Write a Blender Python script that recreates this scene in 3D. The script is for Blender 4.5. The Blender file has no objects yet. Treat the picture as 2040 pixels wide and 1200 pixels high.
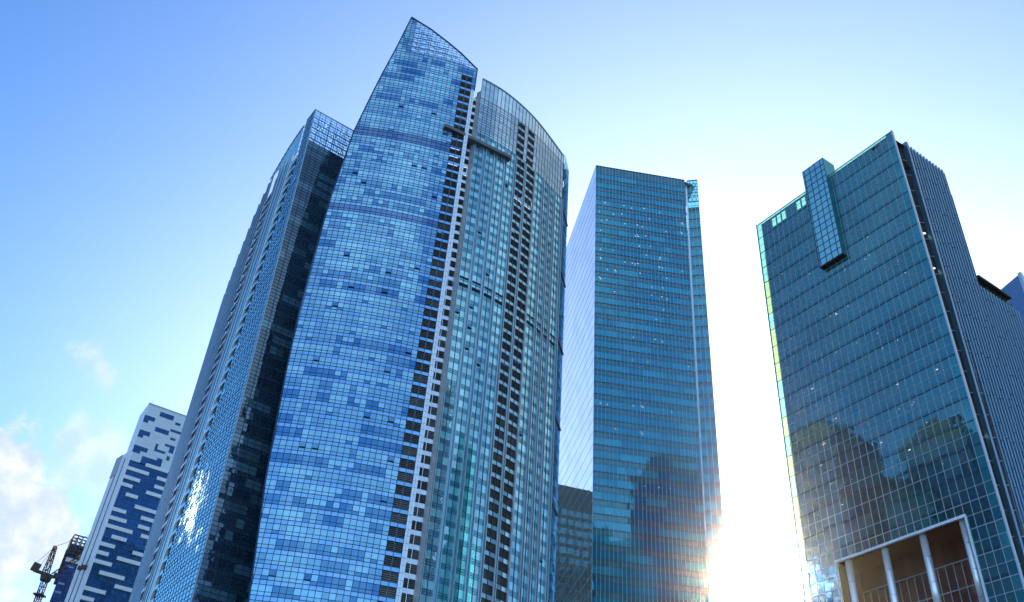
import bpy, math, random
from mathutils import Vector, Matrix
random.seed(7)
sc = bpy.context.scene
RAD = math.radians

# ------------------------------------------------------------------ camera
PITCH, ROLL = RAD(37.7), RAD(4.4)
fw = Vector((0, math.cos(PITCH), math.sin(PITCH)))
r0 = Vector((1, 0, 0)); u0 = Vector((0, -math.sin(PITCH), math.cos(PITCH)))
rt = math.cos(ROLL)*r0 + math.sin(ROLL)*u0
up = -math.sin(ROLL)*r0 + math.cos(ROLL)*u0
cam = bpy.data.cameras.new('camera'); cam_o = bpy.data.objects.new('camera', cam)
sc.collection.objects.link(cam_o)
cam.sensor_width = 36; cam.lens = 36*1900/2040
cam.clip_start = 0.1; cam.clip_end = 20000
cam_o.matrix_world = Matrix(((rt.x, up.x, -fw.x, 0), (rt.y, up.y, -fw.y, 0), (rt.z, up.z, -fw.z, 1.7), (0, 0, 0, 1)))
sc.camera = cam_o

# ------------------------------------------------------------------ light
SUN_AZ, SUN_EL = RAD(14.9), RAD(21.5)
SUN = Vector((math.sin(SUN_AZ)*math.cos(SUN_EL), math.cos(SUN_AZ)*math.cos(SUN_EL), math.sin(SUN_EL)))
sl = bpy.data.lights.new('sun', 'SUN'); sl.energy = 4.0; sl.angle = RAD(0.5); sl.color = (1, .93, .8)
so = bpy.data.objects.new('sun', sl); sc.collection.objects.link(so)
so.rotation_euler = (-SUN).to_track_quat('-Z', 'Y').to_euler()
sc.view_settings.view_transform = 'Standard'; sc.view_settings.look = 'None'
sc.view_settings.exposure = 1.0; sc.view_settings.gamma = 1
sc.cycles.max_bounces = 8; sc.cycles.glossy_bounces = 5; sc.cycles.transparent_max_bounces = 12
sc.cycles.sample_clamp_indirect = 6

class NT:
    def __init__(s, t): s.t = t; s.n = t.nodes; s.l = t.links
    def new(s, typ, **k):
        n = s.n.new(typ)
        for a, b in k.items(): setattr(n, a, b)
        return n
    def put(s, sock, v):
        if hasattr(v, 'is_output'): s.l.new(v, sock)
        elif v is not None: sock.default_value = v
    def math(s, op, a, b=None, c=None, clamp=False):
        n = s.new('ShaderNodeMath', operation=op, use_clamp=clamp)
        for i, v in enumerate((a, b, c)): s.put(n.inputs[i], v)
        return n.outputs[0]
    def vmath(s, op, a, b=None, scale=None):
        n = s.new('ShaderNodeVectorMath', operation=op); s.put(n.inputs[0], a); s.put(n.inputs[1], b)
        if scale is not None: s.put(n.inputs['Scale'], scale)
        return n.outputs['Value'] if op in ('DOT_PRODUCT', 'LENGTH', 'DISTANCE') else n.outputs[0]
    def mix(s, f, a, b, mode='MIX', clamp=False):
        n = s.new('ShaderNodeMix', data_type='RGBA', blend_type=mode, clamp_result=clamp)
        s.put(n.inputs[0], f); s.put(n.inputs[6], a); s.put(n.inputs[7], b); return n.outputs[2]
    def smooth(s, x, a, b):
        n = s.new('ShaderNodeMapRange', interpolation_type='SMOOTHSTEP'); s.put(n.inputs[0], x)
        n.inputs[1].default_value = a; n.inputs[2].default_value = b; return n.outputs[0]
    def noise(s, vec, scale, detail=4, rough=.5, dist=0.):
        n = s.new('ShaderNodeTexNoise'); s.put(n.inputs['Vector'], vec); n.inputs['Scale'].default_value = scale
        n.inputs['Detail'].default_value = detail; n.inputs['Roughness'].default_value = rough
        n.inputs['Distortion'].default_value = dist; return n.outputs[0]
def c4(c): return (c[0], c[1], c[2], 1.)

def dirv(az, el):
    az, el = RAD(az), RAD(el); return (math.sin(az)*math.cos(el), math.cos(az)*math.cos(el), math.sin(el))
world = bpy.data.worlds.new('World'); sc.world = world; world.use_nodes = True
w = NT(world.node_tree); w.n.clear()
tc = w.new('ShaderNodeTexCoord'); D = w.vmath('NORMALIZE', tc.outputs['Generated'])
sky = w.new('ShaderNodeTexSky', sky_type='NISHITA'); sky.sun_disc = False
sky.sun_elevation = SUN_EL; sky.sun_rotation = SUN_AZ; sky.altitude = 0; sky.air_density = 1.0; sky.dust_density = 0.6; sky.ozone_density = 2.0
base = w.mix(1., sky.outputs[0], c4((.57, 1.03, 1.54)), 'MULTIPLY')
cosS = w.math('MAXIMUM', w.vmath('DOT_PRODUCT', D, tuple(SUN)), 0.)
sy = w.new('ShaderNodeSeparateXYZ'); w.put(sy.inputs[0], D)
low = w.math('SUBTRACT', 1.45, w.math('MULTIPLY', w.smooth(sy.outputs[2], .45, .74), .45))
g1 = w.math('MULTIPLY', w.math('MULTIPLY', w.math('POWER', cosS, 7.2), 5.6), low)
g2 = w.math('MULTIPLY', w.math('POWER', cosS, 60.), 5.)
g3 = w.math('MULTIPLY', w.math('POWER', cosS, 900.), 40.)
glow = w.mix(1., base, w.vmath('SCALE', (1.04, .96, .90), None, g1), 'ADD')
glow = w.mix(1., glow, w.vmath('SCALE', (1., .97, .9), None, g2), 'ADD')
glow = w.mix(1., glow, w.vmath('SCALE', (1., .9, .66), None, g3), 'ADD')
# clouds: puffy banks low in the left of the view, soft patches and an added bright veil in the opposite half of the sky
n1 = w.noise(D, 11., 9, .58, .3); n2 = w.noise(D, 5., 6, .55, .2)
dn = w.new('ShaderNodeTexNoise'); w.put(dn.inputs['Vector'], D); dn.inputs['Scale'].default_value = 16; dn.inputs['Detail'].default_value = 8; dn.inputs['Roughness'].default_value = .62
D2 = w.vmath('ADD', D, w.vmath('SCALE', w.vmath('SUBTRACT', dn.outputs['Color'], (.5, .5, .5)), None, .16))
def blob(az, el, r, soft):
    d = w.vmath('DISTANCE', D2, dirv(az, el)); return w.math('SUBTRACT', 1., w.smooth(d, RAD(r-soft), RAD(r+soft)))
m = blob(-29.2, 20.3, 4.3, .6)
m = w.math('MAXIMUM', m, w.math('MULTIPLY', blob(-27.0, 17., 2.4, .9), .9))
m = w.math('MAXIMUM', m, w.math('MULTIPLY', blob(-25.0, 24.3, 1.7, 1.1), .6))
m = w.math('MAXIMUM', m, w.math('MULTIPLY', blob(-26.7, 29.6, 1.0, .9), .6))
m = w.math('MAXIMUM', m, w.math('MULTIPLY', blob(78., 40., 17., 9.), .85))  # unseen bank off to the right, added to brighten the teal bays' reflections
cl = w.math('MULTIPLY', m, w.smooth(n1, .18, .42))
far = w.math('MULTIPLY', w.smooth(w.math('MULTIPLY', sy.outputs[1], -1.), -.15, .25), w.math('ADD', .22, w.math('MULTIPLY', w.smooth(n2, .40, .68), .55)))  # veil behind the camera, added to lift light and reflections on the facades
far = w.math('MULTIPLY', far, .9)
shade = w.smooth(w.noise(D, 24., 5, .6), .35, .7)
ccol = w.mix(shade, c4((3.3, 4.0, 4.9)), c4((5.4, 5.5, 5.3)))
col = w.mix(w.math('MULTIPLY', cl, .96), glow, ccol)
col = w.mix(far, col, c4((4.4, 6.0, 7.8)))
glint_patch = w.math('MULTIPLY', blob(-49.3, 22.5, 1.6, 1.2), w.smooth(n1, .38, .55))  # invented intense sky patch out of view, placed to glint in the left tower
col = w.mix(glint_patch, col, c4((60., 58., 52.)))
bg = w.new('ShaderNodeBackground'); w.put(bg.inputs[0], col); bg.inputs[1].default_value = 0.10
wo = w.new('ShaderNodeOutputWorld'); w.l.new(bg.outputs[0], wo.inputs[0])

# ------------------------------------------------------------------ materials
def mat(name):
    m = bpy.data.materials.new(name); m.use_nodes = True; t = NT(m.node_tree); t.n.clear()
    out = t.new('ShaderNodeOutputMaterial'); return m, t, out
def solid(name, col, rough=.6, metal=0., var=.12, scale=1.5, spec=.4, stretch=(1, 1, 1), bump=0.):
    m, t, out = mat(name)
    tcn = t.new('ShaderNodeTexCoord'); mp = t.new('ShaderNodeMapping'); mp.inputs['Scale'].default_value = stretch
    t.l.new(tcn.outputs['Object'], mp.inputs[0])
    n = t.noise(mp.outputs[0], scale, 5, .6)
    lo = tuple(x*(1-var) for x in col); hi = tuple(min(1, x*(1+var)) for x in col)
    c = t.mix(t.smooth(n, .3, .7), c4(lo), c4(hi))
    p = t.new('ShaderNodeBsdfPrincipled'); t.put(p.inputs['Base Color'], c)
    p.inputs['Roughness'].default_value = rough; p.inputs['Metallic'].default_value = metal
    p.inputs['Specular IOR Level'].default_value = spec
    if bump:
        b = t.new('ShaderNodeBump'); b.inputs['Distance'].default_value = bump; t.put(b.inputs['Height'], n); t.l.new(b.outputs[0], p.inputs['Normal'])
    t.l.new(p.outputs[0], out.inputs[0]); return m
def pane_normal(t, jit, wob, wsc):
    at = t.new('ShaderNodeAttribute', attribute_name='pane')
    sep = t.new('ShaderNodeSeparateColor'); t.l.new(at.outputs['Color'], sep.inputs[0])
    geo = t.new('ShaderNodeNewGeometry')
    j = t.new('ShaderNodeCombineXYZ')
    t.put(j.inputs[0], t.math('SUBTRACT', sep.outputs[1], .5)); t.put(j.inputs[1], t.math('SUBTRACT', sep.outputs[2], .5))
    t.put(j.inputs[2], t.math('SUBTRACT', at.outputs['Alpha'], .5))
    nrm = t.vmath('NORMALIZE', t.vmath('ADD', geo.outputs['Normal'], t.vmath('SCALE', j.outputs[0], None, jit)))
    if wob:
        tcn = t.new('ShaderNodeTexCoord')
        b = t.new('ShaderNodeBump'); b.inputs['Strength'].default_value = 1.; b.inputs['Distance'].default_value = wob
        t.put(b.inputs['Height'], t.noise(tcn.outputs['Object'], wsc, 2, .5)); t.put(b.inputs['Normal'], nrm); nrm = b.outputs[0]
    return sep.outputs[0], nrm
def glass(name, tint, dark, light, r0=.35, jit=.02, wob=.01, wsc=.5, rough=.02, rlight=None, grime=.06):
    """coated glazing: a tinted mirror over what stands behind the pane (dark room .. pale blind, from the pane value)"""
    m, t, out = mat(name)
    k, nrm = pane_normal(t, jit, wob, wsc)
    tcn = t.new('ShaderNodeTexCoord')
    gn = t.noise(tcn.outputs['Object'], .12, 4, .6)
    c = t.mix(k, c4(dark), c4(light))
    dif = t.new('ShaderNodeBsdfDiffuse'); t.put(dif.inputs[0], c)
    gl = t.new('ShaderNodeBsdfGlossy'); t.put(gl.inputs['Roughness'], rough)
    tt = tuple(x*(1-grime*2) for x in tint)
    t.put(gl.inputs[0], t.mix(t.smooth(gn, .3, .7), c4(tt), c4(tint))); t.put(gl.inputs['Normal'], nrm)
    fr = t.new('ShaderNodeFresnel'); fr.inputs[0].default_value = 1.5; t.put(fr.inputs['Normal'], nrm)
    rr = t.math('ADD', r0, t.math('MULTIPLY', k, (rlight if rlight is not None else r0)-r0))
    f = t.math('ADD', rr, t.math('MULTIPLY', fr.outputs[0], t.math('SUBTRACT', 1., rr)), clamp=True)
    mx = t.new('ShaderNodeMixShader'); t.put(mx.inputs[0], f); t.l.new(dif.outputs[0], mx.inputs[1]); t.l.new(gl.outputs[0], mx.inputs[2])
    t.l.new(mx.outputs[0], out.inputs[0]); return m
def clear(name, tint, refl, r0=.2, jit=.02, trl=0.):
    m, t, out = mat(name)
    k, nrm = pane_normal(t, jit, 0, 1)
    tr = t.new('ShaderNodeBsdfTransparent'); t.put(tr.inputs[0], t.mix(k, c4(tint), c4(tuple(min(1, x*1.12) for x in tint))))
    gl = t.new('ShaderNodeBsdfGlossy'); t.put(gl.inputs[0], c4(refl)); t.put(gl.inputs['Roughness'], .02); t.put(gl.inputs['Normal'], nrm)
    fr = t.new('ShaderNodeFresnel'); fr.inputs[0].default_value = 1.45
    f = t.math('ADD', r0, t.math('MULTIPLY', fr.outputs[0], 1-r0), clamp=True)
    a = tr.outputs[0]
    if trl:
        tl = t.new('ShaderNodeBsdfTranslucent'); t.put(tl.inputs[0], c4(tint)); mm = t.new('ShaderNodeMixShader'); mm.inputs[0].default_value = trl
        t.l.new(a, mm.inputs[1]); t.l.new(tl.outputs[0], mm.inputs[2]); a = mm.outputs[0]
    mx = t.new('ShaderNodeMixShader'); t.put(mx.inputs[0], f); t.l.new(a, mx.inputs[1]); t.l.new(gl.outputs[0], mx.inputs[2])
    t.l.new(mx.outputs[0], out.inputs[0]); return m
def lamp(name, col, s):
    m, t, out = mat(name); e = t.new('ShaderNodeEmission'); e.inputs[0].default_value = c4(col); e.inputs[1].default_value = s
    t.l.new(e.outputs[0], out.inputs[0]); return m
M = {}
M['blue_vision'] = glass('blue vision glass', (.34, .80, 1.), (.005, .085, .42), (.62, .94, 1.), .24, .018, .008, .45, rlight=.40)
M['blue_spandrel'] = glass('blue spandrel glass', (.46, .80, 1.), (.20, .48, .95), (.30, .62, 1.), .38, .012, .006, .5)
M['blue_band'] = glass('dark blue plant floor glass', (.36, .60, .92), (.015, .06, .20), (.06, .16, .36), .28, .012, .006, .5)
M['blue_crown'] = clear('blue crown glass', (.68, .90, 1.), (.5, .75, 1.), .16, .03)
M['blue_frame'] = solid('dark blue mullion metal', (.015, .04, .10), .45, .3)
M['lattice'] = solid('crown steel lattice', (.14, .30, .46), .5, .2)
M['louvre'] = solid('grey brown louvre', (.15, .14, .13), .7)
M['slot'] = solid('dark opening', (.012, .012, .014), .8)
M['pier'] = solid('pale grey metal panel', (.90, .92, .94), .35, .55, .08, .8)
M['pier_joint'] = solid('panel joint', (.16, .17, .18), .7)
M['bay_pale'] = glass('pale bay panel', (.62, .90, .95), (.30, .44, .46), (.42, .56, .58), .22, .008, .004, .5)
M['ledge'] = solid('taupe ledge cladding', (.17, .16, .16), .6)
M['teal_vision'] = glass('teal vision glass', (.60, .98, 1.), (.008, .12, .18), (.36, .90, .94), .42, .016, .012, .5, rlight=.46)
M['teal_spandrel'] = glass('teal spandrel glass', (.40, .76, .90), (.05, .20, .26), (.12, .36, .44), .36, .012, .008, .5)
M['teal_crown'] = glass('grey teal crown glass', (.84, .98, 1.), (.14, .28, .36), (.52, .76, .84), .48, .014, .010, .4)
M['fin_metal'] = solid('silver fin metal', (.46, .52, .56), .35, .55, .06)
M['teal_frame'] = solid('dark teal mullion', (.02, .06, .08), .45, .3)
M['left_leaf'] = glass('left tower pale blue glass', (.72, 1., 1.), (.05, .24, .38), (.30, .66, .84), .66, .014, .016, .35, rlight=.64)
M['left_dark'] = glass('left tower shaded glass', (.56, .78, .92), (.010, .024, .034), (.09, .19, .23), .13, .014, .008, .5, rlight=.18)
M['left_fin'] = solid('weathered grey fin', (.32, .46, .56), .35, .6, .15, 2., stretch=(1, 1, .12))
M['mid_vision'] = glass('mid tower vision glass', (.22, .80, .90), (.006, .11, .22), (.03, .28, .40), .26, .010, .008, .4)
M['mid_spandrel'] = glass('mid tower spandrel glass', (.30, .62, .66), (.035, .11, .14), (.07, .17, .20), .22, .008, .006, .4)
M['mid_side'] = glass('mid tower side glass', (.98, 1., 1.), (.30, .36, .40), (.45, .5, .55), .88, .006, .002, .3)
M['mid_fin'] = solid('pale mullion', (.36, .52, .62), .4, .2, .05)
M['side_line'] = solid('grey side line', (.40, .44, .48), .4, .2, .05)
M['mid_line'] = solid('dark floor line', (.015, .04, .07), .5)
M['teal_screen'] = clear('teal roof screen glass', (.22, .62, .62), (.3, .7, .75), .18, .02)
M['right_glass'] = glass('right tower blue glass', (.30, .70, .72), (.007, .044, .056), (.026, .15, .17), .30, .005, .012, .5)
M['right_band'] = glass('right tower floor band glass', (.26, .64, .70), (.008, .035, .05), (.025, .09, .11), .26, .008, .030, .5)
M['right_box'] = glass('box glass', (.50, .96, 1.), (.06, .30, .38), (.10, .40, .50), .50, .012, .004, .5)
M['white_line'] = solid('pale mullion line', (.46, .54, .60), .35, .4, .05)
M['mint'] = clear('mint blade glass', (.26, .60, .40), (.5, .9, .8), .10, .02, .25)
M['lime'] = clear('lime blade glass', (.46, .66, .20), (.6, .9, .7), .10, .02, .25)
M['blade'] = glass('blade glass', (.25, .66, .74), (.01, .14, .18), (.03, .24, .28), .22, .01, .01, .5)
M['recess'] = solid('dark recess panel', (.020, .018, .018), .6)
M['soffit'] = solid('brown soffit', (.20, .05, .035), .6)
M['recess_glass'] = glass('lobby glass', (.50, .34, .30), (.11, .034, .025), (.19, .065, .048), .14, .01, .03, .6)
M['column'] = solid('polished white column', (.94, .95, .96), .18, .5, .05)
M['ribs'] = solid('blue grey rib metal', (.12, .27, .38), .32, .6, .10, 2., stretch=(1, 1, .1))
M['rib_back'] = solid('dark blue rib backing', (.010, .018, .035), .5)
M['white_clad'] = solid('white cladding', (.74, .77, .80), .5, 0., .05, .6, stretch=(.3, .3, 1.5))
M['white_side'] = solid('white side cladding', (.80, .83, .87), .4, 0., .04, .5)
M['white_glass'] = glass('deep blue glass', (.12, .40, .78), (.003, .022, .075), (.010, .055, .16), .16, .012, .020, .4)
M['bar'] = solid('white bar cladding', (.86, .88, .90), .4, 0., .03)
M['grey_clad'] = solid('grey cladding', (.42, .45, .48), .6)
M['dark_glass'] = glass('navy glass', (.14, .26, .62), (.004, .018, .070), (.012, .04, .13), .16, .010, .010, .4)
M['steel'] = solid('dark steel', (.035, .030, .028), .6, .3)
M['crane_paint'] = solid('dark rusty crane steel', (.055, .040, .032), .6, .2)
M['cab'] = solid('brown machine housing', (.07, .045, .03), .6)
M['concrete'] = solid('pale concrete', (.45, .43, .40), .8, 0, .15)
M['stone'] = solid('warm stone', (.40, .37, .33), .8, 0, .12)
M['far_glass'] = glass('far blue glass', (.30, .50, .95), (.02, .07, .22), (.06, .14, .36), .30, .010, .008, .4)
M['far_clad'] = solid('blue grey cladding', (.12, .22, .46), .5)
M['leaf'] = solid('dark leaf', (.045, .075, .03), .7, 0, .5, 3.)
M['bark'] = solid('bark', (.10, .07, .05), .9)
M['lit'] = lamp('lit ceiling fitting', (1., .95, .80), .8)
M['brown'] = solid('dark brown stone', (.075, .070, .062), .8, 0, .15)
M['asphalt'] = solid('asphalt', (.05, .05, .052), .9, 0, .2, .4)
M['roof'] = solid('grey roof', (.25, .25, .26), .9)

# ------------------------------------------------------------------ mesh helpers
rl_ = random.Random(5)
class MB:
    def __init__(s): s.v = []; s.f = []; s.c = []
    def poly(s, pts, col=(.5, .5, .5, .5)):
        i = len(s.v); s.v += [tuple(p) for p in pts]; s.f.append(tuple(range(i, i+len(pts)))); s.c.append(col)
    def hexa(s, b, t, col=(.5, .5, .5, .5)):        # two 4-point rings, bottom and top, seen counter-clockwise from above
        i = len(s.v); s.v += [tuple(p) for p in b]+[tuple(p) for p in t]
        for f in ((3, 2, 1, 0), (4, 5, 6, 7), (0, 1, 5, 4), (1, 2, 6, 5), (2, 3, 7, 6), (3, 0, 4, 7)):
            s.f.append(tuple(i+k for k in f)); s.c.append(col)
    def beam(s, p, q, w, h=None, col=(.5, .5, .5, .5)):
        p, q = Vector(p), Vector(q); d = (q-p).normalized(); h = h or w
        a = d.cross(Vector((0, 0, 1)))
        if a.length < .05: a = Vector((1, 0, 0))
        a.normalize(); b = a.cross(d)
        r = [(-w/2, -h/2), (w/2, -h/2), (w/2, h/2), (-w/2, h/2)]
        s.hexa([p+a*x+b*y for x, y in r], [q+a*x+b*y for x, y in r], col)
    def tube(s, p, q, r1, r2=None, n=16):
        p, q = Vector(p), Vector(q); r2 = r1 if r2 is None else r2; d = (q-p).normalized()
        a = d.cross(Vector((0, 0, 1)))
        if a.length < .05: a = Vector((1, 0, 0))
        a.normalize(); b = d.cross(a); i = len(s.v)
        for o, r in ((p, r1), (q, r2)):
            for k in range(n):
                t = 2*math.pi*k/n; s.v.append(tuple(o+a*math.cos(t)*r+b*math.sin(t)*r))
        for k in range(n): s.f.append((i+k, i+(k+1) % n, i+n+(k+1) % n, i+n+k)); s.c.append((.5,)*4)
        s.f.append(tuple(i+k for k in range(n-1, -1, -1))); s.c.append((.5,)*4)
        s.f.append(tuple(i+n+k for k in range(n))); s.c.append((.5,)*4)
    def panel(s, P, s0, s1, z0, z1, off=0., col=None):
        s.poly([P.at(s0, z0, off), P.at(s1, z0, off), P.at(s1, z1, off), P.at(s0, z1, off)], col or rc())
    def wall(s, P, s0, s1, z0, z1, off=0., n=8, col=(.5, .5, .5, .5)):
        for i in range(n): s.panel(P, s0+(s1-s0)*i/n, s0+(s1-s0)*(i+1)/n, z0, z1, off, col)
    def block(s, P, s0, s1, z0, z1, o0, o1, col=(.5, .5, .5, .5), sb=None):   # a bar on a facade from offset o0 to o1
        t0, t1 = sb or (s0, s1)
        s.hexa([P.at(s0, z0, o1), P.at(s1, z0, o1), P.at(s1, z0, o0), P.at(s0, z0, o0)],
               [P.at(t0, z1, o1), P.at(t1, z1, o1), P.at(t1, z1, o0), P.at(t0, z1, o0)], col)
    def hbar(s, P, s0, s1, z, h, o0=0., o1=.1, step=2.7):
        n = max(1, int(math.ceil((s1-s0)/step)))
        for i in range(n): s.block(P, s0+(s1-s0)*i/n, s0+(s1-s0)*(i+1)/n, z-h/2, z+h/2, o0, o1)
    def vbar(s, P, u, w_, z0, z1, o0=0., o1=.12, dz=60.):
        n = max(1, int(math.ceil((z1-z0)/dz)))
        for i in range(n): s.block(P, u-w_/2, u+w_/2, z0+(z1-z0)*i/n, z0+(z1-z0)*(i+1)/n, o0, o1)
    def build(s, name, m, parent=None, label=None, stuff=False):
        if not s.f: return None
        me = bpy.data.meshes.new(name); o = Vector((0, 0, 0)); p = parent
        while p: o += Vector(p.location); p = p.parent
        me.from_pydata([(x-o.x, y-o.y, z-o.z) for x, y, z in s.v], [], s.f)
        a = me.attributes.new('pane', 'FLOAT_COLOR', 'FACE')
        a.data.foreach_set('color', [x for c in s.c for x in c])
        me.materials.append(m); me.update()
        ob = bpy.data.objects.new(name, me); sc.collection.objects.link(ob)
        if parent: ob.parent = parent
        if label: ob['label'] = label
        if stuff: ob['kind'] = 'stuff'
        return ob
def rc(k=None): return (random.random() if k is None else k, random.random(), random.random(), random.random())
def thing(name, label, cat, loc, group=None):
    o = bpy.data.objects.new(name, None); sc.collection.objects.link(o); o.location = loc
    o['label'] = label; o['category'] = cat
    if group: o['group'] = group
    return o
def tag(o, label, cat, group=None):
    o['label'] = label; o['category'] = cat
    if group: o['group'] = group
    return o
def struct(o): o['kind'] = 'structure'; return o
M['louvre_b'] = solid('lighter louvre', (.24, .23, .21), .7)
class Lot:
    """parts of one name on one thing: the first `cap` separate, the rest one mesh"""
    def __init__(s, name, m, parent, cap=100): s.n, s.m, s.p, s.cap, s.k, s.rest = name, m, parent, cap, 0, MB()
    def add(s, mb):
        if not mb.f: return None
        if s.k < s.cap: s.k += 1; return mb.build(s.n, M['louvre_b'] if 'louvre' in s.n and rl_.random() < .3 else s.m, s.p)
        i = len(s.rest.v); s.rest.v += mb.v; s.rest.f += [tuple(i+k for k in f) for f in mb.f]; s.rest.c += mb.c
    def done(s): s.rest.build(s.n, s.m, s.p, stuff=True)
class Path:
    """a facade line on plan, left to right as seen from outside; shift leans it with height"""
    def __init__(s, pts, k=0., shift=(0, 0), zr=0., fade=False):
        s.fade = fade; s.p = pts; s.k = k; s.sh = shift; s.zr = zr; s.L = [0.]
        for a, b in zip(pts, pts[1:]): s.L.append(s.L[-1]+math.dist(a, b))
        s.len = s.L[-1]
    def at(s, u, z, off=0.):
        u = u*(1+s.k*(s.zr-z)); i = 0
        while i < len(s.p)-2 and u > s.L[i+1]: i += 1
        a, b = s.p[i], s.p[i+1]; l = s.L[i+1]-s.L[i]; t = (u-s.L[i])/l
        dx, dy = (b[0]-a[0])/l, (b[1]-a[1])/l; q = (z-s.zr)*(max(0., min(1., u/s.len)) if s.fade else 1.)
        return (a[0]+(b[0]-a[0])*t+dy*off+s.sh[0]*q, a[1]+(b[1]-a[1])*t-dx*off+s.sh[1]*q, z)
def pol(a, d): a = RAD(a); return (d*math.sin(a), d*math.cos(a))
def arc(mid, head, R, l0, l1, n):
    h0 = RAD(head); out = []
    for i in range(n+1):
        h = h0+(l0+(l1-l0)*i/n)/R
        out.append((mid[0]+R*(math.sin(h)-math.sin(h0)), mid[1]-R*(math.cos(h)-math.cos(h0))))
    return out
def crom(P, n=8):
    out = []
    for i in range(len(P)-1):
        p0 = P[max(i-1, 0)]; p1 = P[i]; p2 = P[i+1]; p3 = P[min(i+2, len(P)-1)]
        for j in range(n):
            t = j/n
            out.append(tuple(.5*((2*p1[c])+(-p0[c]+p2[c])*t+(2*p0[c]-5*p1[c]+4*p2[c]-p3[c])*t*t+(-p0[c]+3*p1[c]-3*p2[c]+p3[c])*t**3) for c in (0, 1)))
    out.append(P[-1]); return out
def lerp(tab, x):
    if x <= tab[0][0]: return tab[0][1]
    for (a, b), (c, d) in zip(tab, tab[1:]):
        if x <= c: return b+(d-b)*(x-a)/(c-a)
    return tab[-1][1]
def clip(poly, f):
    """keep the side of a polygon where f >= 0"""
    out = []
    for i in range(len(poly)):
        a, b = poly[i], poly[(i+1) % len(poly)]; fa, fb = f(*a), f(*b)
        if fa >= 0: out.append(a)
        if fa*fb < 0:
            t = fa/(fa-fb); out.append((a[0]+(b[0]-a[0])*t, a[1]+(b[1]-a[1])*t))
    return out
def runs(n, opts, lo=1, hi=5):
    """pane values along a floor: rooms several panes wide with blinds drawn or not"""
    r = []
    while len(r) < n:
        k = random.choice(opts); r += [k]*random.randint(lo, hi)
    return [min(1, max(0, x+random.uniform(-.05, .05))) for x in r[:n]]
def extrude(mb, ring, z0, z1, top=True):
    n = len(ring)
    for i in range(n):
        a, b = ring[i], ring[(i+1) % n]; mb.poly([(a[0], a[1], z0), (b[0], b[1], z0), (b[0], b[1], z1), (a[0], a[1], z1)], rc())
    if top: mb.poly([(p[0], p[1], z1) for p in ring])

# ------------------------------------------------------------------ ground
g = MB(); g.poly([(-6000, -6000, 0), (6000, -6000, 0), (6000, 6000, 0), (-6000, 6000, 0)])
struct(g.build('ground', M['asphalt']))

# ================================================================== tall sail tower (centre left)
BLUE = Path(arc((-33.4, 180.5), 9., 110., -20., 19., 30), 0, (.0100, 0), 200.)
TEAL = Path(crom([(-13.95, 187.0), (-8.4, 190.05), (-2.5, 194.4), (4.0, 200.6), (12.95, 211.5)]))
EDGE = [(40, 12.5), (63.9, 9.48), (89.9, 6.87), (115.7, 5.43), (131.7, 4.89), (151, 4.94), (169.8, 5.36), (194.2, 6.94), (207.4, 8.9), (218.7, 10.68), (232, 13.1), (247.4, 15.5)]
TOP = [(0, 256), (15.5, 247.4), (22.24, 243.3), (28.2, 239.0), (32.5, 235.8), (37.0, 231.8), (37.9, 231.2)]
FL = 3.12; Z0 = 126.82-FL*26; ZC = 126.82+FL*33            # first detailed floor, foot of the open crown
CW = 1.345; S_R = 37.92; S_LV = 33.5
T = thing('glass_tower', 'tallest tower, bright blue curved glass rising to a slanted pointed tip', 'tower', (-20, 195, 0))
def bclip(s0, s1, z0, z1):
    p = [(s0, z0), (s1, z0), (s1, z1), (s0, z1)]
    l0, l1 = lerp(EDGE, z0), lerp(EDGE, z1); p = clip(p, lambda s, z: s-(l0+(l1-l0)*(z-z0)/(z1-z0)))
    if len(p) > 2 and z1 > 230:
        t0, t1 = lerp(TOP, s0), lerp(TOP, s1); p = clip(p, lambda s, z: (t0+(t1-t0)*(s-s0)/(s1-s0))-z)
    return p if len(p) > 2 else None
cols = [S_LV-CW*k for k in range(22, -1, -1)]+[S_LV+1.62, 36.85, S_R]
grid = MB()
bands = {22: 1, 13: .4}
def bput(mb, s0, s1, z0, z1, col):
    p = bclip(s0, s1, z0, z1)
    if p: mb.poly([BLUE.at(s, z) for s, z in p], col)
prev = None
for k in range(-26, 39):
    z = 126.82+FL*k                                        # ceiling line of this floor
    if k >= 33+1: break
    vis, spn, edg = MB(), MB(), MB()
    v = runs(len(cols), (.0, .0, .03, .1, .25, .5, .85, 1., .95, .7) if random.random() < .7 else (.5, .6, .75, .9), 1, 4)
    if prev and random.random() < .25: v = [.5*a+.5*b for a, b in zip(v, prev)]
    prev = v
    dark = k in bands
    for i in range(len(cols)-1):
        s0, s1 = cols[i], cols[i+1]
        if s0 >= 36.8 and z < 220: continue
        if S_LV-.01 <= s0 < 36.8 and z < 228: 
            bput(spn, s0, s1, z, z+.97, rc()); continue
        a = v[i] if random.random() > .05 else random.random()
        if z < 205 and random.random() < .10:               # half-drawn blind
            V = edg if s0 >= 36.8 and z < 228 else vis
            bput(V, s0, s1, z-1.35, z, rc(.9)); bput(V, s0, s1, z-2.15, z-1.35, rc(.05))
        else:
            V = edg if s0 >= 36.8 and z < 228 else vis
            bput(V, s0, s1, z-1.35, z, rc(a)); bput(V, s0, s1, z-2.15, z-1.35, rc(a*.9))
        bput(spn, s0, s1, z, z+.97, rc())
    edg.build('edge_window', M['blue_vision'], T)
    vis.build('window_band', M['blue_band'] if dark else M['blue_vision'], T)
    spn.build('spandrel_band', M['blue_band'] if dark and bands[k] == 1 else M['blue_spandrel'], T)
    for zz, h in ((z, .09), (z+.97, .10), (z-1.35, .07)):
        s0 = lerp(EDGE, zz); s1 = S_LV if z < 228 and zz == z-1.35 else (36.85 if z < 221 else S_R)
        grid.hbar(BLUE, s0, s1, zz, h, 0, .07)
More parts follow.
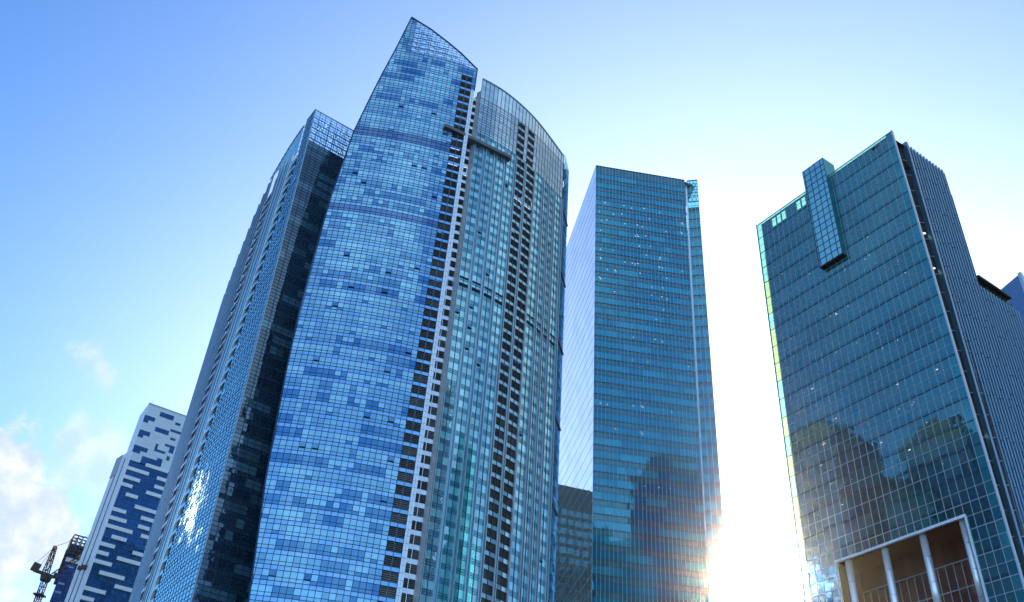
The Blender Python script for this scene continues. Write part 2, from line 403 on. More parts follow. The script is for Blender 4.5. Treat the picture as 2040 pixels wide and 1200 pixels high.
for i, s0 in enumerate(cols):
    z1 = min(lerp(TOP, s0), 258)
    zt = [zz for zz in range(50, 250) if lerp(EDGE, zz) <= s0]
    if not zt: continue
    za, zb = max(44.8, zt[0]), min(z1, zt[-1]+1)
    if s0 > S_LV-.1 and s0 < 36.9: za, zb = 44.8, z1
    if s0 >= S_R-.01: za = 220.
    grid.vbar(BLUE, s0, .10, za, zb, 0, .08)
grid.build('mullion_grid', M['blue_frame'], T)
# crown: clear panes, rim and steel lattice behind
cr, crg = MB(), MB()
for k in range(33, 40):
    z = 126.82+FL*k+.97
    for i in range(len(cols)-1):
        for z0, z1 in ((z, z+1.1), (z+1.1, z+FL)):
            opaque = cols[i] < 16.6
            p = bclip(cols[i], cols[i+1], z0, z1)
            if p: (crg if opaque else cr).poly([BLUE.at(s, q) for s, q in p], rc())
    for zz in (z, z+1.1, z+2.1):
        s0 = lerp(EDGE, zz); s1 = s0
        while s1 < S_R and lerp(TOP, s1) > zz: s1 += .1
        if s1-s0 > .4: crg_b = grid = MB(); crg_b.hbar(BLUE, s0, s1, zz, .13, 0, .07); crg_b.build('crown_rail', M['blue_frame'], T)
cr.build('crown_glass', M['blue_crown'], T); crg.build('crown_edge_glass', M['blue_vision'], T)
rim = MB()
for (a, za), (b, zb) in zip(TOP[1:], TOP[2:]): rim.beam(BLUE.at(a, za, .05), BLUE.at(b, zb, .05), .35, .35)
for (za, a), (zb, b) in zip(EDGE, EDGE[1:]): rim.beam(BLUE.at(a, za, .05), BLUE.at(b, zb, .05), .28, .28)
rim.beam(BLUE.at(S_R, 221, .05), BLUE.at(S_R, 231.2, .05), .3)
rim.build('edge_rim', M['blue_frame'], T)
lat = MB()
for off in (-1.6, -3.4):
    for k in range(0, 8):
        z = ZC+1.2+2.3*k; s1 = 16.8
        while s1 < S_R-1 and lerp(TOP, s1)-.8 > z: s1 += .2
        if s1 > 18:
            lat.beam(BLUE.at(16.8, z, off), BLUE.at((16.8+s1)/2, z, off), .22); lat.beam(BLUE.at((16.8+s1)/2, z, off), BLUE.at(s1, z, off), .22)
    s = 16.8; j = 0
    while s < S_R-1:
        zt = lerp(TOP, s)-.7; lat.beam(BLUE.at(s, ZC, off), BLUE.at(s, zt, off), .18)
        s2 = min(s+2.7, S_R-.5); zt2 = lerp(TOP, s2)-.7
        z = ZC
        while z+2.3 < min(zt, zt2)+1.5:
            a, b = (z, min(z+2.3, zt2)) if (j+int(z)) % 2 else (min(z+2.3, zt), z)
            lat.beam(BLUE.at(s, a, off), BLUE.at(s2, b, off-.3), .14); z += 2.3
        s = s2 if s2 > s+1 else S_R; j += 1
s = 17.5
while s < S_R-1:
    lat.beam(BLUE.at(s, ZC+2, -1.6), BLUE.at(s, ZC+3, -3.4), .15); s += 1.35
lat.build('crown_lattice', M['lattice'], T)
# louvre bank, pier, recess louvres
def louvre(P, s0, s1, z0, z1, off, n=5, mid=None):
    mb = MB(); mb.panel(P, s0, s1, z0, z1, off-.35)
    for i in range(n):
        z = z0+(z1-z0)*(i+.5)/n; h = (z1-z0)/n*.42
        mb.hexa([P.at(s0, z-h, off-.02), P.at(s1, z-h, off-.02), P.at(s1, z-h+.05, off-.30), P.at(s0, z-h+.05, off-.30)],
                [P.at(s0, z-h+.06, off-.02), P.at(s1, z-h+.06, off-.02), P.at(s1, z+h, off-.30), P.at(s0, z+h, off-.30)])
    return mb
lot = Lot('louvre', M['louvre'], T); lot2 = Lot('recess_louvre', M['louvre'], T)
d0, d1 = pol(-5.8, 187.6), pol(-4.62, 188.6)
REC = Path([d0, d1]); tl = TEAL.at(0, 0)
FLANK = Path([d1, (tl[0], tl[1])])
pier = MB(); joints = MB(); rs = MB(); rw = MB()
for k in range(-26, 33):
    z = 126.82+FL*k
    lot.add(louvre(BLUE, S_LV+.06, 36.82, z-2.15, z, 0))
    if z < 221:
        q = louvre(REC, 1.15, REC.len-.06, z-2.15+.3, z+.2, 0); ob = lot2.add(q)
        rs.panel(REC, .3, REC.len, z+.2, z+.97+.3, .02); rs.block(REC, REC.len*.63, REC.len*.63+.14, z-1.85, z+.2, -.1, .06)
        joints.hbar(BLUE, 36.85, S_R, z, .05, .30, .315); joints.hbar(BLUE, 36.85, S_R, z-1.55, .05, .30, .315)
    rw.block(BLUE, 35.05, 35.2, z-2.15, z, -.3, .06)
pier.block(BLUE, 36.85, S_R, 44, 221, -1.2, .3)
joints.vbar(BLUE, 37.4, .04, 46, 220.8, .30, .313); pier.build('pier', M['pier'], T); joints.build('pier_joint', M['pier_joint'], T); rs.build('recess_spandrel', M['pier'], T); rw.build('louvre_mullion', M['white_line'], T)
lot.done(); lot2.done()
fk = MB(); fk.wall(FLANK, 0, FLANK.len, 40, 224.4, 0, 2); fk.build('flank_wall', M['pier'], T)
# ledge
lg = MB(); a, b = Vector(BLUE.at(31.0, 201.3, 1.7)), Vector(TEAL.at(11.4, 201.3, 1.7)); e = (b-a).normalized(); nrm = Vector((e.y, -e.x, 0))
m1 = Vector(BLUE.at(S_R, 201.6, 1.1))
def ledge(P0, P1, d, h, mb):
    e = (P1-P0).normalized(); q = Vector((-e.y, e.x, 0))*d; zz = Vector((0, 0, h))
    mb.hexa([P0, P1, P1+q, P0+q], [P0+zz, P1+zz, P1+q+zz, P0+q+zz])
ledge(a, b, 3.4, 1.15, lg); lg.build('ledge', M['ledge'], T)
# teal half
bays = [(.12, 2.9), (3.76, 6.49), (7.37, 10.07), (10.87, 13.71), (14.46, 17.74), (18.47, 22.05), (22.35, 25.99), (26.75, 29.02), (29.8, 31.98), (32.76, 35.79)]
TE = 36.7; ZF = 205.9
def troof(s): return 229.8-(5.4*(s/38.7)**1.6)
tg, tv, fins, tlv = MB(), None, MB(), Lot('bay_louvre', M['louvre'], T)
kk = range(-26, 33)
for k in range(-26, 36):
    z = 126.82+FL*k+.35
    vis, spn, slot, vis2, spn2, slot2, spn3 = [MB() for _ in range(7)]
    if z < ZF:
        row = abs(z-FL/2-150) < FL/2
        for j, (a, b) in enumerate(bays):
            mid = (a+b)/2; V, S_, K = (vis, spn, slot) if j < 4 else (vis2, spn3 if j < 6 else spn2, slot2)
            for s0, s1 in ((a, mid), (mid, b)):
                if j in (4, 5):
                    tlv.add(louvre(TEAL, s0+.08, s1-.08, z-2.0, z, 0, 5)); S_.panel(TEAL, s0, s1, z, z+1.12); continue
                kx = random.choice((.1, .3, .5, .8, .9, .4))
                if row: kp = MB(); kp.panel(TEAL, s0+.05, s1-.05, z-2.0, z-.9, -.02); kp.build('vent_slot', M['slot'], T); V.panel(TEAL, s0, s1, z-.9, z-.2, 0, rc(.4)); S_.panel(TEAL, s0, s1, z-.2, z+1.12); kp = MB(); kp.panel(TEAL, s0+.1, s1-.1, z+.5, z+1.0, .03); kp.build('vent_slot', M['slot'], T)
                else: V.panel(TEAL, s0, s1, z-2.0, z, 0, rc(kx)); S_.panel(TEAL, s0, s1, z, z+1.12)
            nb = bays[j+1][0] if j < 9 else TE
            S_.panel(TEAL, b, nb, z-2.0, z+1.12, -.02, rc(.2))
            for zz in ((z, z+.55, z+1.12) if j not in (4, 5) else (z, z+1.12)): tg.hbar(TEAL, a, b, zz, .09, 0, .06, 3.)
    else:
        n = 26; w_ = TE/n
        for i in range(n):
            s0, s1 = i*w_, (i+1)*w_
            lou = (14.5 < (s0+s1)/2 < 17.3 or 18.2 < (s0+s1)/2 < 21.3) and z < 223.5
            zt = troof((s0+s1)/2)
            if z-2.0 > zt: continue
            if lou: tlv.add(louvre(TEAL, s0+.06, s1-.06, z-2.0, z, 0, 5)); spn.panel(TEAL, s0, s1, z, z+1.12, 0, rc(.8)); continue
            (vis if s0 < 14.6 else vis2 if s0 > 21 else slot).panel(TEAL, s0, s1, z-2.0, min(z, zt), 0, rc(random.choice((.1, .2, .35, .5, .8))))
            if z < zt: spn.panel(TEAL, s0, s1, z, min(z+1.12, zt), 0, rc(.8))
        if z < 223:
          for zz in (z-2., z-1., z, z+.56): tg.hbar(TEAL, 0, TE, zz, .10, 0, .06, 1.5)
    vis.build('bay_window_band', M['teal_vision'] if z < ZF else M['teal_crown'], T); spn.build('bay_spandrel_band', M['teal_spandrel'] if z < ZF else M['teal_crown'], T)
    slot.build('vent_slot' if z < ZF else 'pier_glass', M['slot'] if z < ZF else M['teal_crown'], T); slot2.build('vent_slot', M['slot'], T)
    vis2.build('bay_window_band', M['teal_vision'] if z < ZF else M['teal_crown'], T); spn2.build('bay_spandrel_band', M['teal_spandrel'], T); spn3.build('louvre_bay_spandrel', M['bay_pale'], T)
for i in range(27): tg.vbar(TEAL, i*TE/26, .12, ZF, troof(i*TE/26), 0, .09)
for a, b in bays: tg.vbar(TEAL, (a+b)/2, .12, 44, ZF, 0, .12)
tg.build('bay_mullion_grid', M['teal_frame'], T); tlv.done()
# roof edge trim
tr = MB()
for i in range(18):
    s0, s1 = i*TE/18, (i+1)*TE/18
    tr.beam(TEAL.at(s0, troof(s0), .05), TEAL.at(s1, troof(s1), .05), .35, .3)
tr.build('roof_trim', M['fin_metal'], T)
edges = sorted([x for ab in bays for x in ab]+[TE])
for x in edges:
    f = MB(); deep = .42 if x > 22 else .32
    f.vbar(TEAL, x, .16, 44, ZF, 0, deep, 200); f.build('fin', M['fin_metal'], T)
# right strip
e0 = TEAL.at(TE, 0); STRIP = Path([(e0[0]+.3, e0[1]+.4), (e0[0]+.3+2.05, e0[1]+8.)])
st, sg = MB(), MB()
for k in kk:
    z = 126.82+FL*k
    if z > 224: break
    st.panel(STRIP, 0, STRIP.len/2, z, z+FL*.7, 0, rc()); st.panel(STRIP, STRIP.len/2, STRIP.len, z, z+FL*.7, 0, rc())
    sg.panel(STRIP, 0, STRIP.len, z+FL*.7, z+FL, .03)
st.build('side_window_strip', M['left_dark'], T); sg.build('side_floor_band', M['teal_spandrel'], T)
for z in (202.3, 178, 153.8, 129.5, 105.2, 81):
    q = MB(); q.block(STRIP, -.05, STRIP.len+.05, z-.2, z+.2, -.3, .3); q.build('side_ledge', M['ledge'], T)
# closing walls and roofs
bw, rf_ = MB(), MB()
BK = (6., 24.)
ns = [(z, lerp(EDGE, z)) for z in (0, 44, 64, 90, 116, 132, 151, 170, 194, 207, 219, 230, 240, 247.2)]
for (za, a), (zb, b) in zip(ns, ns[1:]):
    A, B_ = BLUE.at(a, za), BLUE.at(b, zb)
    d = BK if za < 229 else (.6, 5.)
    bw.poly([(A[0]+d[0], A[1]+d[1], za), A, B_, (B_[0]+d[0], B_[1]+d[1], zb)], rc(.1))
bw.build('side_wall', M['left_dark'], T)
rw_ = MB(); pe = STRIP.at(STRIP.len, 0); pl = BLUE.at(10, 0)
BACKW = [(pe[0], pe[1]), (pe[0]-9, pe[1]+16), (-22, 218), (pl[0]+6, pl[1]+24)]
for k in range(0, 73):
    z0, z1 = k*FL, k*FL+FL
    for (a, b) in zip(BACKW, BACKW[1:]):
        L = math.dist(a, b); n = int(L/3.2)+1
        for i in range(n):
            p = (a[0]+(b[0]-a[0])*i/n, a[1]+(b[1]-a[1])*i/n); q = (a[0]+(b[0]-a[0])*(i+1)/n, a[1]+(b[1]-a[1])*(i+1)/n)
            if z1 < 224: rw_.poly([(p[0], p[1], z0), (q[0], q[1], z0), (q[0], q[1], z1), (p[0], p[1], z1)], rc())
rw_.build('rear_wall', M['left_dark'], T)
lowb = MB(); lowb.wall(BLUE, 9, S_R, 0, 43.6, 0, 20); lowb.wall(TEAL, 0, TE, 0, 43.9, 0, 20); lowb.wall(STRIP, 0, STRIP.len, 0, 45.6, 0, 1); lowb.wall(REC, 0, REC.len, 0, 44, 0, 1); lowb.build('base_glass', M['blue_vision'], T)
tp = [BLUE.at(s, ZC-.5, -.2) for s in (14, 20, 26, 32, 37.8)]+[(-16, 190, ZC-.5), (-22, 216, ZC-.5), (-44, 206, ZC-.5)]
rf_.poly(tp); tp2 = [TEAL.at(s, 223.9, -.3) for s in (0, 8, 16, 24, 32, 36.6)]+[(pe[0]-.3, pe[1], 223.9), (pe[0]-9, pe[1]+15, 223.9), (-21, 216, 223.9), (-16, 190, 223.9)]
rf_.poly(tp2); rf_.build('roof', M['roof'], T)
def hopper(P, s0, s1, z0, z1, out, frame, g_, parent):
    o = MB(); o.poly([P.at(s0, z0, out), P.at(s1, z0, out), P.at(s1, z1, .06), P.at(s0, z1, .06)], rc(.05))
    o.poly([P.at(s0, z1, .05), P.at(s1, z1, .05), P.at(s1, z0, out-.04), P.at(s0, z0, out-.04)], rc(.1))
    ob = o.build('open_window', g_, parent)
    d = MB(); d.panel(P, s0+.05, s1-.05, z0-.08, z0+.28, .035); d.build('window_gap', M['slot'], ob)
rnd = random.Random(3)
for i in range(28):
    k = rnd.choice([-20, -18, -17, -15, -14, -12, -10, -9, -6, -4, -3, -2, 0, 2, 3, 5, 7, 8, 10, 11, 16, 17, 19, 20, 21, 24, 26])
    z = 126.82+FL*k; j = rnd.randint(2, 20); s0 = cols[j]
    if s0 < lerp(EDGE, z)+1.5: continue
    hopper(BLUE, s0+.06, s0+CW-.06, z-1.3, z-.05, .42, None, M['blue_vision'], T)
for i in range(14):
    k = rnd.randint(-16, 22); z = 126.82+FL*k+.35; a, b = bays[rnd.choice((0, 1, 2, 3, 6, 7, 8, 9))]
    hopper(TEAL, a+.05, (a+b)/2-.05, z-1.2, z-.05, .5, None, M['teal_vision'], T)

# ================================================================== left sail tower
LEFTC = Path(crom([pol(*a) for a in ((-20.7, 262), (-20.62, 252), (-20.43, 240), (-20.2, 231), (-19.85, 222), (-19.3, 211), (-18.7, 201), (-18.0, 192))]), 0, (-.0155, -.005), 198., True)
cpt = LEFTC.p[-1]; LE = LEFTC.len
DARK = Path([cpt, (cpt[0]+.824*21, cpt[1]+.566*21)], 0, (-.0155, -.005), 198.)
T = thing('glass_tower', 'curved tower with dark shaded right face and grey ribs, left of the tallest tower', 'tower', (-68, 200, 0))
def sb(z): return 66.-20.*(192.-z)/112.
def sb2(u, z): return 8.+(sb(z)-8.)*u       # ribs fan from the hidden edge to the leaf boundary
LF = 3.05; grid = MB()
LZ = [205.5-LF*k for k in range(0, 51)]
def lroof(s): return lerp([(0, 168), (12.9, 181.4), (20.2, 188.6), (30.1, 197.2), (39.7, 202.7), (53.2, 204.9), (62, 204.9), (64.2, 204.9)], s)
for k, z in enumerate(LZ[:-1]):
    vis, spn = MB(), MB(); z0 = z-LF; zb = z0+.9
    lo = sb(min(z, 192)) if z <= 196 else 65.9
    n = max(3, int(round((LE-lo)/1.75))); wv = (LE-lo)/n
    for i in range(n):
        s0, s1 = lo+wv*i, lo+wv*(i+1); vis.panel(LEFTC, s0, s1, zb, z, 0, rc(.4+.6*random.random())); spn.panel(LEFTC, s0, s1, z0, zb, 0, rc())
        grid.block(LEFTC, s0-.05, s0+.05, z0, z, 0, .06)
    grid.hbar(LEFTC, lo, LE, z0, .12, 0, .07, 6); grid.hbar(LEFTC, lo, LE, zb, .10, 0, .06, 6); grid.hbar(LEFTC, lo, LE, zb+1.1, .07, 0, .06, 6)
    vis.build('leaf_window_band', M['left_leaf'], T); spn.build('leaf_spandrel_band', M['left_leaf'], T)
grid.build('leaf_mullion_grid', M['blue_frame'], T)
# smooth glass above the ribs
ug = MB(); uf = MB()
def lribs(s): return lerp([(0, 168), (12.9, 181.4), (20.2, 188.6), (30.1, 197.2), (39.6, 202.4), (47.3, 200.2), (54, 197.7), (59.4, 196), (64.2, 192.5)], s)
for i in range(30):
    s0, s1 = 3+61.2*i/30, 3+61.2*(i+1)/30
    zb = lribs((s0+s1)/2); zt = lroof((s0+s1)/2)
    if zt-zb < .25: continue
    n = max(1, int((zt-zb)/1.5))
    for j in range(n): ug.panel(LEFTC, s0, s1, zb+(zt-zb)*j/n, zb+(zt-zb)*(j+1)/n, -.05)
    uf.block(LEFTC, s0-.06, s0+.06, zb, zt, -.05, .03); uf.hbar(LEFTC, s0, s1, zt, .3, -.1, .12, 9)
ug.build('upper_glass', M['left_leaf'], T); uf.build('upper_mullion', M['fin_metal'], T)
nt = MB(); nt.panel(LEFTC, 64.1, 66., 190, 204.5, -.6, rc(.1)); nt.build('notch_wall', M['slot'], T)
nl = MB()
for z in range(192, 205, 2): nl.hbar(LEFTC, 64.2, 65.8, z, .35, -.55, -.1)
nl.build('notch_rail', M['pier'], T)
ee = MB(); ee.vbar(LEFTC, 65.9, .22, 192, 206, -.2, .15); ee.hbar(LEFTC, 65.9, LE, 205.5, .3, -.15, .12); ee.hbar(DARK, 0, 21, 205.5, .3, -.15, .12); ee.vbar(DARK, .1, .25, 52, 205.5, -.1, .12); ee.build('edge_rim', M['fin_metal'], T)
# ribbed zone: backing, louvre column next to the leaf, pier, bright pipes, second louvre column, ribs
def slant(mb, u, w_, z0, z1, o0, o1, n=4, du=0.):
    for i in range(n):
        za, zb = z0+(z1-z0)*i/n, z0+(z1-z0)*(i+1)/n; a, b = sb2(u, za), sb2(u, zb)
        mb.block(LEFTC, a-w_/2, a+w_/2, za, zb, o0, o1, sb=(b-w_/2, b+w_/2))
bk = MB()
for i in range(12):
    for j in range(26):
        za, zb = 48+156*j/26, 48+156*(j+1)/26; u0_, u1_ = i/12, (i+1)/12
        zb = min(zb, lribs(sb2((u0_+u1_)/2, zb)))
        if zb <= za: continue
        bo_ = -.22 if i < 7 else -.9
        bk.poly([LEFTC.at(sb2(u0_, za), za, bo_), LEFTC.at(sb2(u1_, za), za, bo_), LEFTC.at(sb2(u1_, zb), zb, bo_), LEFTC.at(sb2(u0_, zb), zb, bo_)], rc())
bk.build('rib_zone_wall', M['rib_back'], T)
lot = Lot('louvre', M['louvre'], T)
for k, z in enumerate(LZ[4:-1]):
    z0 = z-LF; q = MB(); a, b = sb2(.93, z0), sb2(1., z0)
    q.panel(LEFTC, a, b, z0+.95, z, -.6); 
    for h in (.3, .9, 1.5): q.block(LEFTC, a, b, z0+.95+h, z0+1.05+h, -.6, -.3)
    lot.add(q)
    w_ = MB(); w_.block(LEFTC, a, b, z0, z0+.95, -.6, .02); w_.build('louvre_spandrel', M['left_leaf'], T)
    if k % 1 == 0:
        q = MB(); a, b = sb2(.60, z0), sb2(.70, z0); q.panel(LEFTC, a, b, z0+.6, z-.3, -.2); lot.add(q)
        x = MB(); x.block(LEFTC, a-.4, b+.1, z0-.3, z0+.6, -.8, .25); x.build('bracket_spandrel', M['fin_metal'], T)
lot.done()
pr = MB(); slant(pr, .915, .9, 48, 195, -.8, .25, 8); pr.build('pier', M['pier'], T)
for u, c_, w_, o in ((.885, 'left_leaf', .9, .35), (.855, 'fin_metal', .35, .5), (.825, 'left_leaf', .9, .35), (.79, 'fin_metal', .35, .5), (.76, 'left_leaf', .8, .3), (.73, 'fin_metal', .35, .45)):
    q = MB(); slant(q, u, w_, 48, lribs(sb2(u, 196)), -.7, o, 10); q.build('bay_strip' if c_ != 'fin_metal' else 'rib', M[c_], T)
for i in range(11):
    u = .03+.54*i/10; q = MB(); zt = lribs(sb2(u, 196)); slant(q, u, .55, 48, zt, -.3, .06, 6); q.build('rib', M['left_fin'], T)
# shaded face
grid = MB()
for k, z in enumerate(LZ[:-1]):
    vis, spn = MB(), MB(); z0 = z-LF; zb = z0+1.0; n = 12; wv = 21/n
    v = runs(n, (.0, .0, .05, .1, .5, .8, .9), 1, 4)
    if z > 200: v = [0.]*n
    for i in range(n):
        vis.panel(DARK, wv*i, wv*(i+1), zb, z, 0, rc(v[i])); spn.panel(DARK, wv*i, wv*(i+1), z0, zb, 0, rc(.15))
    top = z > 194
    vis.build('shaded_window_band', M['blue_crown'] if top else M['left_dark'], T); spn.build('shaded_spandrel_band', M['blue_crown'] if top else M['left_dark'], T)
    for zz, h in ((z0, .12), (zb, .10), (zb+1.05, .08)): grid.hbar(DARK, 0, 21, zz, h, 0, .06, 22)
for i in range(13): grid.vbar(DARK, i*21/12, .12, 52, 205.5, 0, .08)
grid.build('shaded_mullion_grid', M['blue_frame'], T)
lat = MB()
for off in (-1.2, -3.):
    for z in (195.5, 197.6, 199.7, 201.8, 203.9): lat.beam(DARK.at(.5, z, off), DARK.at(20.5, z, off), .2)
    for i in range(9):
        s = .5+20*i/8; lat.beam(DARK.at(s, 193, off), DARK.at(s, 205, off), .18)
        if i < 8:
            for j, z in enumerate((193.4, 197.6, 201.5)):
                a, b = (z, z+4) if (i+j) % 2 else (z+4, z); lat.beam(DARK.at(s, a, off), DARK.at(s+2.5, b, off-.2), .14)
lat.build('crown_lattice', M['lattice'], T)
bw = MB(); A = LEFTC.at(7, 60)[:2]; E = DARK.at(21, 198)
ring = [(E[0], E[1]), (E[0]+.5, E[1]+6), (-60, 232), (-80, 258), (A[0]+1.5, A[1]+8), (A[0], A[1])]
for a, b in zip(ring, ring[1:]):
    n = int(math.dist(a, b)/3.)+1
    for i in range(n):
        p = (a[0]+(b[0]-a[0])*i/n, a[1]+(b[1]-a[1])*i/n); q = (a[0]+(b[0]-a[0])*(i+1)/n, a[1]+(b[1]-a[1])*(i+1)/n)
        for k in range(58): bw.poly([(p[0], p[1], k*3.05), (q[0], q[1], k*3.05), (q[0], q[1], k*3.05+3.05), (p[0], p[1], k*3.05+3.05)], rc())
bw.build('rear_wall', M['left_dark'], T)
rfm = MB(); rfm.poly([(cpt[0]+.4, cpt[1]+.4, 192.6), (E[0], E[1], 192.6), (E[0], E[1]+5, 192.6), (-62, 214, 192.6), (-66, 202, 192.6)]); rfm.build('roof', M['roof'], T)
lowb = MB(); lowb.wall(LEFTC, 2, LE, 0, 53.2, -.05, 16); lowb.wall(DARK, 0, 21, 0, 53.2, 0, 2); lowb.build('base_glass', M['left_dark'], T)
for i in range(14):
    k = rnd.choice((8, 12, 24, 28, 30, 31, 33, 34, 35, 36, 37, 38, 39, 40, 41, 42)); z = LZ[k]; lo = sb(min(z, 192)); n = max(3, int(round((LE-lo)/1.75))); wv = (LE-lo)/n
    j = rnd.randint(1, min(6, n-2)); hopper(LEFTC, lo+wv*j+.1, lo+wv*(j+1)-.1, z-1.9, z-.1, .10, None, M['left_leaf'], T)

# ================================================================== middle tower
MID = Path([(26.4, 240.6), (59.0, 244.5)], -.00025, (0, 0), 252.)
MS0 = (26.4-.139*52, 240.6+.99*52); MSIDE = Path([MS0, (26.4, 240.6)])
a = pol(13.77, 254); MCAP = Path([a, (a[0]+3.75*math.cos(RAD(14.2)), a[1]-3.75*math.sin(RAD(14.2)))], 0.002, (.0115, 0), 254.)
T = thing('office_tower', 'flat topped rectangular blue tower with fine pale vertical lines, beside the sun', 'tower', (44, 265, 0))
MF = 4.3; grid, lines, sl_ = MB(), MB(), MB(); ML = MID.len
rows = [252.0, 245.7]+[245.7-MF*k for k in range(1, 40)]
for k, (z1, z0) in enumerate(zip(rows, rows[1:])):
    vis, spn = MB(), MB(); n = 27; wv = ML/n; zb = z1-1.75 if k else z0+2.5
    v = runs(n, (.0, .1, .3, .5, .7, .2, 1.), 2, 7)
    for i in range(n):
        spn.panel(MID, wv*i, wv*(i+1), zb, z1, 0, rc()); vis.panel(MID, wv*i, wv*(i+1), z0, zb, 0, rc(v[i]))
    lines.hbar(MID, 0, ML, z0, .30, 0, .06, 40); lines.hbar(MID, 0, ML, zb, .14, 0, .05, 40)
    spn.build('spandrel_band', M['mid_spandrel'], T); vis.build('window_band', M['mid_vision'], T)
    sd = MB()
    for i in range(26):
        sd.panel(MSIDE, i*2, i*2+2, z0, z1)
    sd.build('side_glass_band', M['mid_side'], T)
lines.hbar(MID, 0, ML, 252.0, .5, -.2, .08, 40)
for i in range(28): grid.vbar(MID, i*ML/27, .11, rows[-1], 252.1, 0, .10)
grid.build('mullion_grid', M['mid_fin'], T); lines.build('floor_line', M['mid_line'], T)
for i in range(35): sl_.vbar(MSIDE, .2+i*51.6/34, .10, rows[-1], 252.1, 0, .02, 300)
for z in rows[:-1]: sl_.hbar(MSIDE, .1, 51.9, z, .16, 0, .025, 300)
sl_.build('side_mullion_grid', M['side_line'], T)
cv, cs, cg, cm = MB(), MB(), MB(), MB()
for k in range(40):
    z1 = 254-MF*k-2 if k else 254.; z0 = 254-MF*(k+1)-2
    q, q2 = MB(), MB(); scr = z1 > 243
    for i in range(3):
        q.panel(MCAP, 1.25*i, 1.25*i+1.25, z0, z1-1.5, 0, rc()); q2.panel(MCAP, 1.25*i, 1.25*i+1.25, z1-1.5, z1, 0, rc())
    q.build('strip_window', M['teal_screen'] if scr else M['mid_vision'], T); q2.build('strip_spandrel', M['teal_screen'] if scr else M['mid_spandrel'], T)
    cg.hbar(MCAP, 0, 3.75, z0, .28, 0, .06, 5)
    if scr: cg.hbar(MCAP, 0, 3.75, (z0+z1)/2, .15, 0, .06, 5)
for i in range(4): cm.vbar(MCAP, 1.25*i, .12, 80, 254, 0, .12)
cg.hbar(MCAP, 0, 3.75, 254, .35, -.2, .1, 5)
cg.vbar(MCAP, 3.7, .08, 80, 254, 0, .05, 200); cg.build('strip_floor_line', M['mid_line'], T); cm.build('strip_mullion', M['mid_fin'], T)
q = MB(); q.vbar(MCAP, -.35, .55, 80, 252.5, -1.5, .3); q.build('pilaster', M['pier'], T)
lat = MB()
for i in range(5):
    for j in range(6):
        s0, s1 = .2+.7*i, .9+.7*i; z = 243.5+1.7*j; a, b = (z, z+1.7) if (i+j) % 2 else (z+1.7, z); lat.beam(MCAP.at(s0, a, -.8), MCAP.at(s1, b, -.8), .16)
for j in range(4): lat.beam(MCAP.at(0, 244+3*j, -.8), MCAP.at(3.7, 244+3*j, -.8), .2)
lat.build('screen_lattice', M['lattice'], T)
bw = MB(); e = MCAP.at(3.75, 254); e1 = MID.at(ML, 252)
ring = [(e[0]-7, e[1]+50), MS0]
bw.poly([MCAP.at(3.75, 0), tuple(MCAP.at(3.75, 0)[i]+(-7, 50, 0)[i] for i in range(3)), (e[0]-7, e[1]+50, 240.8), MCAP.at(3.75, 240.8)], rc(.2))
for a, b in zip(ring, ring[1:]):
    n = int(math.dist(a, b)/3)+1
    for i in range(n):
        p = (a[0]+(b[0]-a[0])*i/n, a[1]+(b[1]-a[1])*i/n); q = (a[0]+(b[0]-a[0])*(i+1)/n, a[1]+(b[1]-a[1])*(i+1)/n)
        for k in range(56): bw.poly([(p[0], p[1], k*4.3), (q[0], q[1], k*4.3), (q[0], q[1], k*4.3+4.3), (p[0], p[1], k*4.3+4.3)], rc())
bw.build('rear_wall', M['mid_vision'], T)
rfm = MB(); rfm.poly([MID.at(.1, 251.6, -.1), MID.at(ML, 251.6, -.1), (e[0]-.5, e[1]+1, 251.6), (e[0]-7, e[1]+49, 251.6), (MS0[0]+.2, MS0[1]-.2, 251.6)])
rfm.poly([MCAP.at(0, 240.6, -.1), MCAP.at(3.7, 240.6, -.1), (e[0]-1, e[1]+5, 240.6), (e[0]-4, e[1]+5, 240.6)]); rfm.build('roof', M['roof'], T)
lowb = MB(); lowb.wall(MID, 0, ML, 0, rows[-1], 0, 4); lowb.wall(MSIDE, 0, 52, 0, rows[-1], 0, 4); lowb.wall(MCAP, 0, 3.75, 0, 80, 0, 1); lowb.build('base_glass', M['mid_vision'], T)
lt = Lot('ceiling_light', M['lit'], T)
for i in range(75):
    r = rnd.choice((3, 4, 5, 5, 6, 6, 7, 8, 9, 9, 10, 11, 11, 12, 13, 14, 16, 18, 22, 24, 28)); z = rows[r]-2.2-rnd.random()*1.2; s = rnd.choice((1, 3, 6, 9, 12, 13.5, 14.5, 16, 17, 19, 22, 24, 30))+rnd.random()*1.3
    q = MB(); q.block(MID, s, s+.36, z, z+.16, .005, .03); lt.add(q)

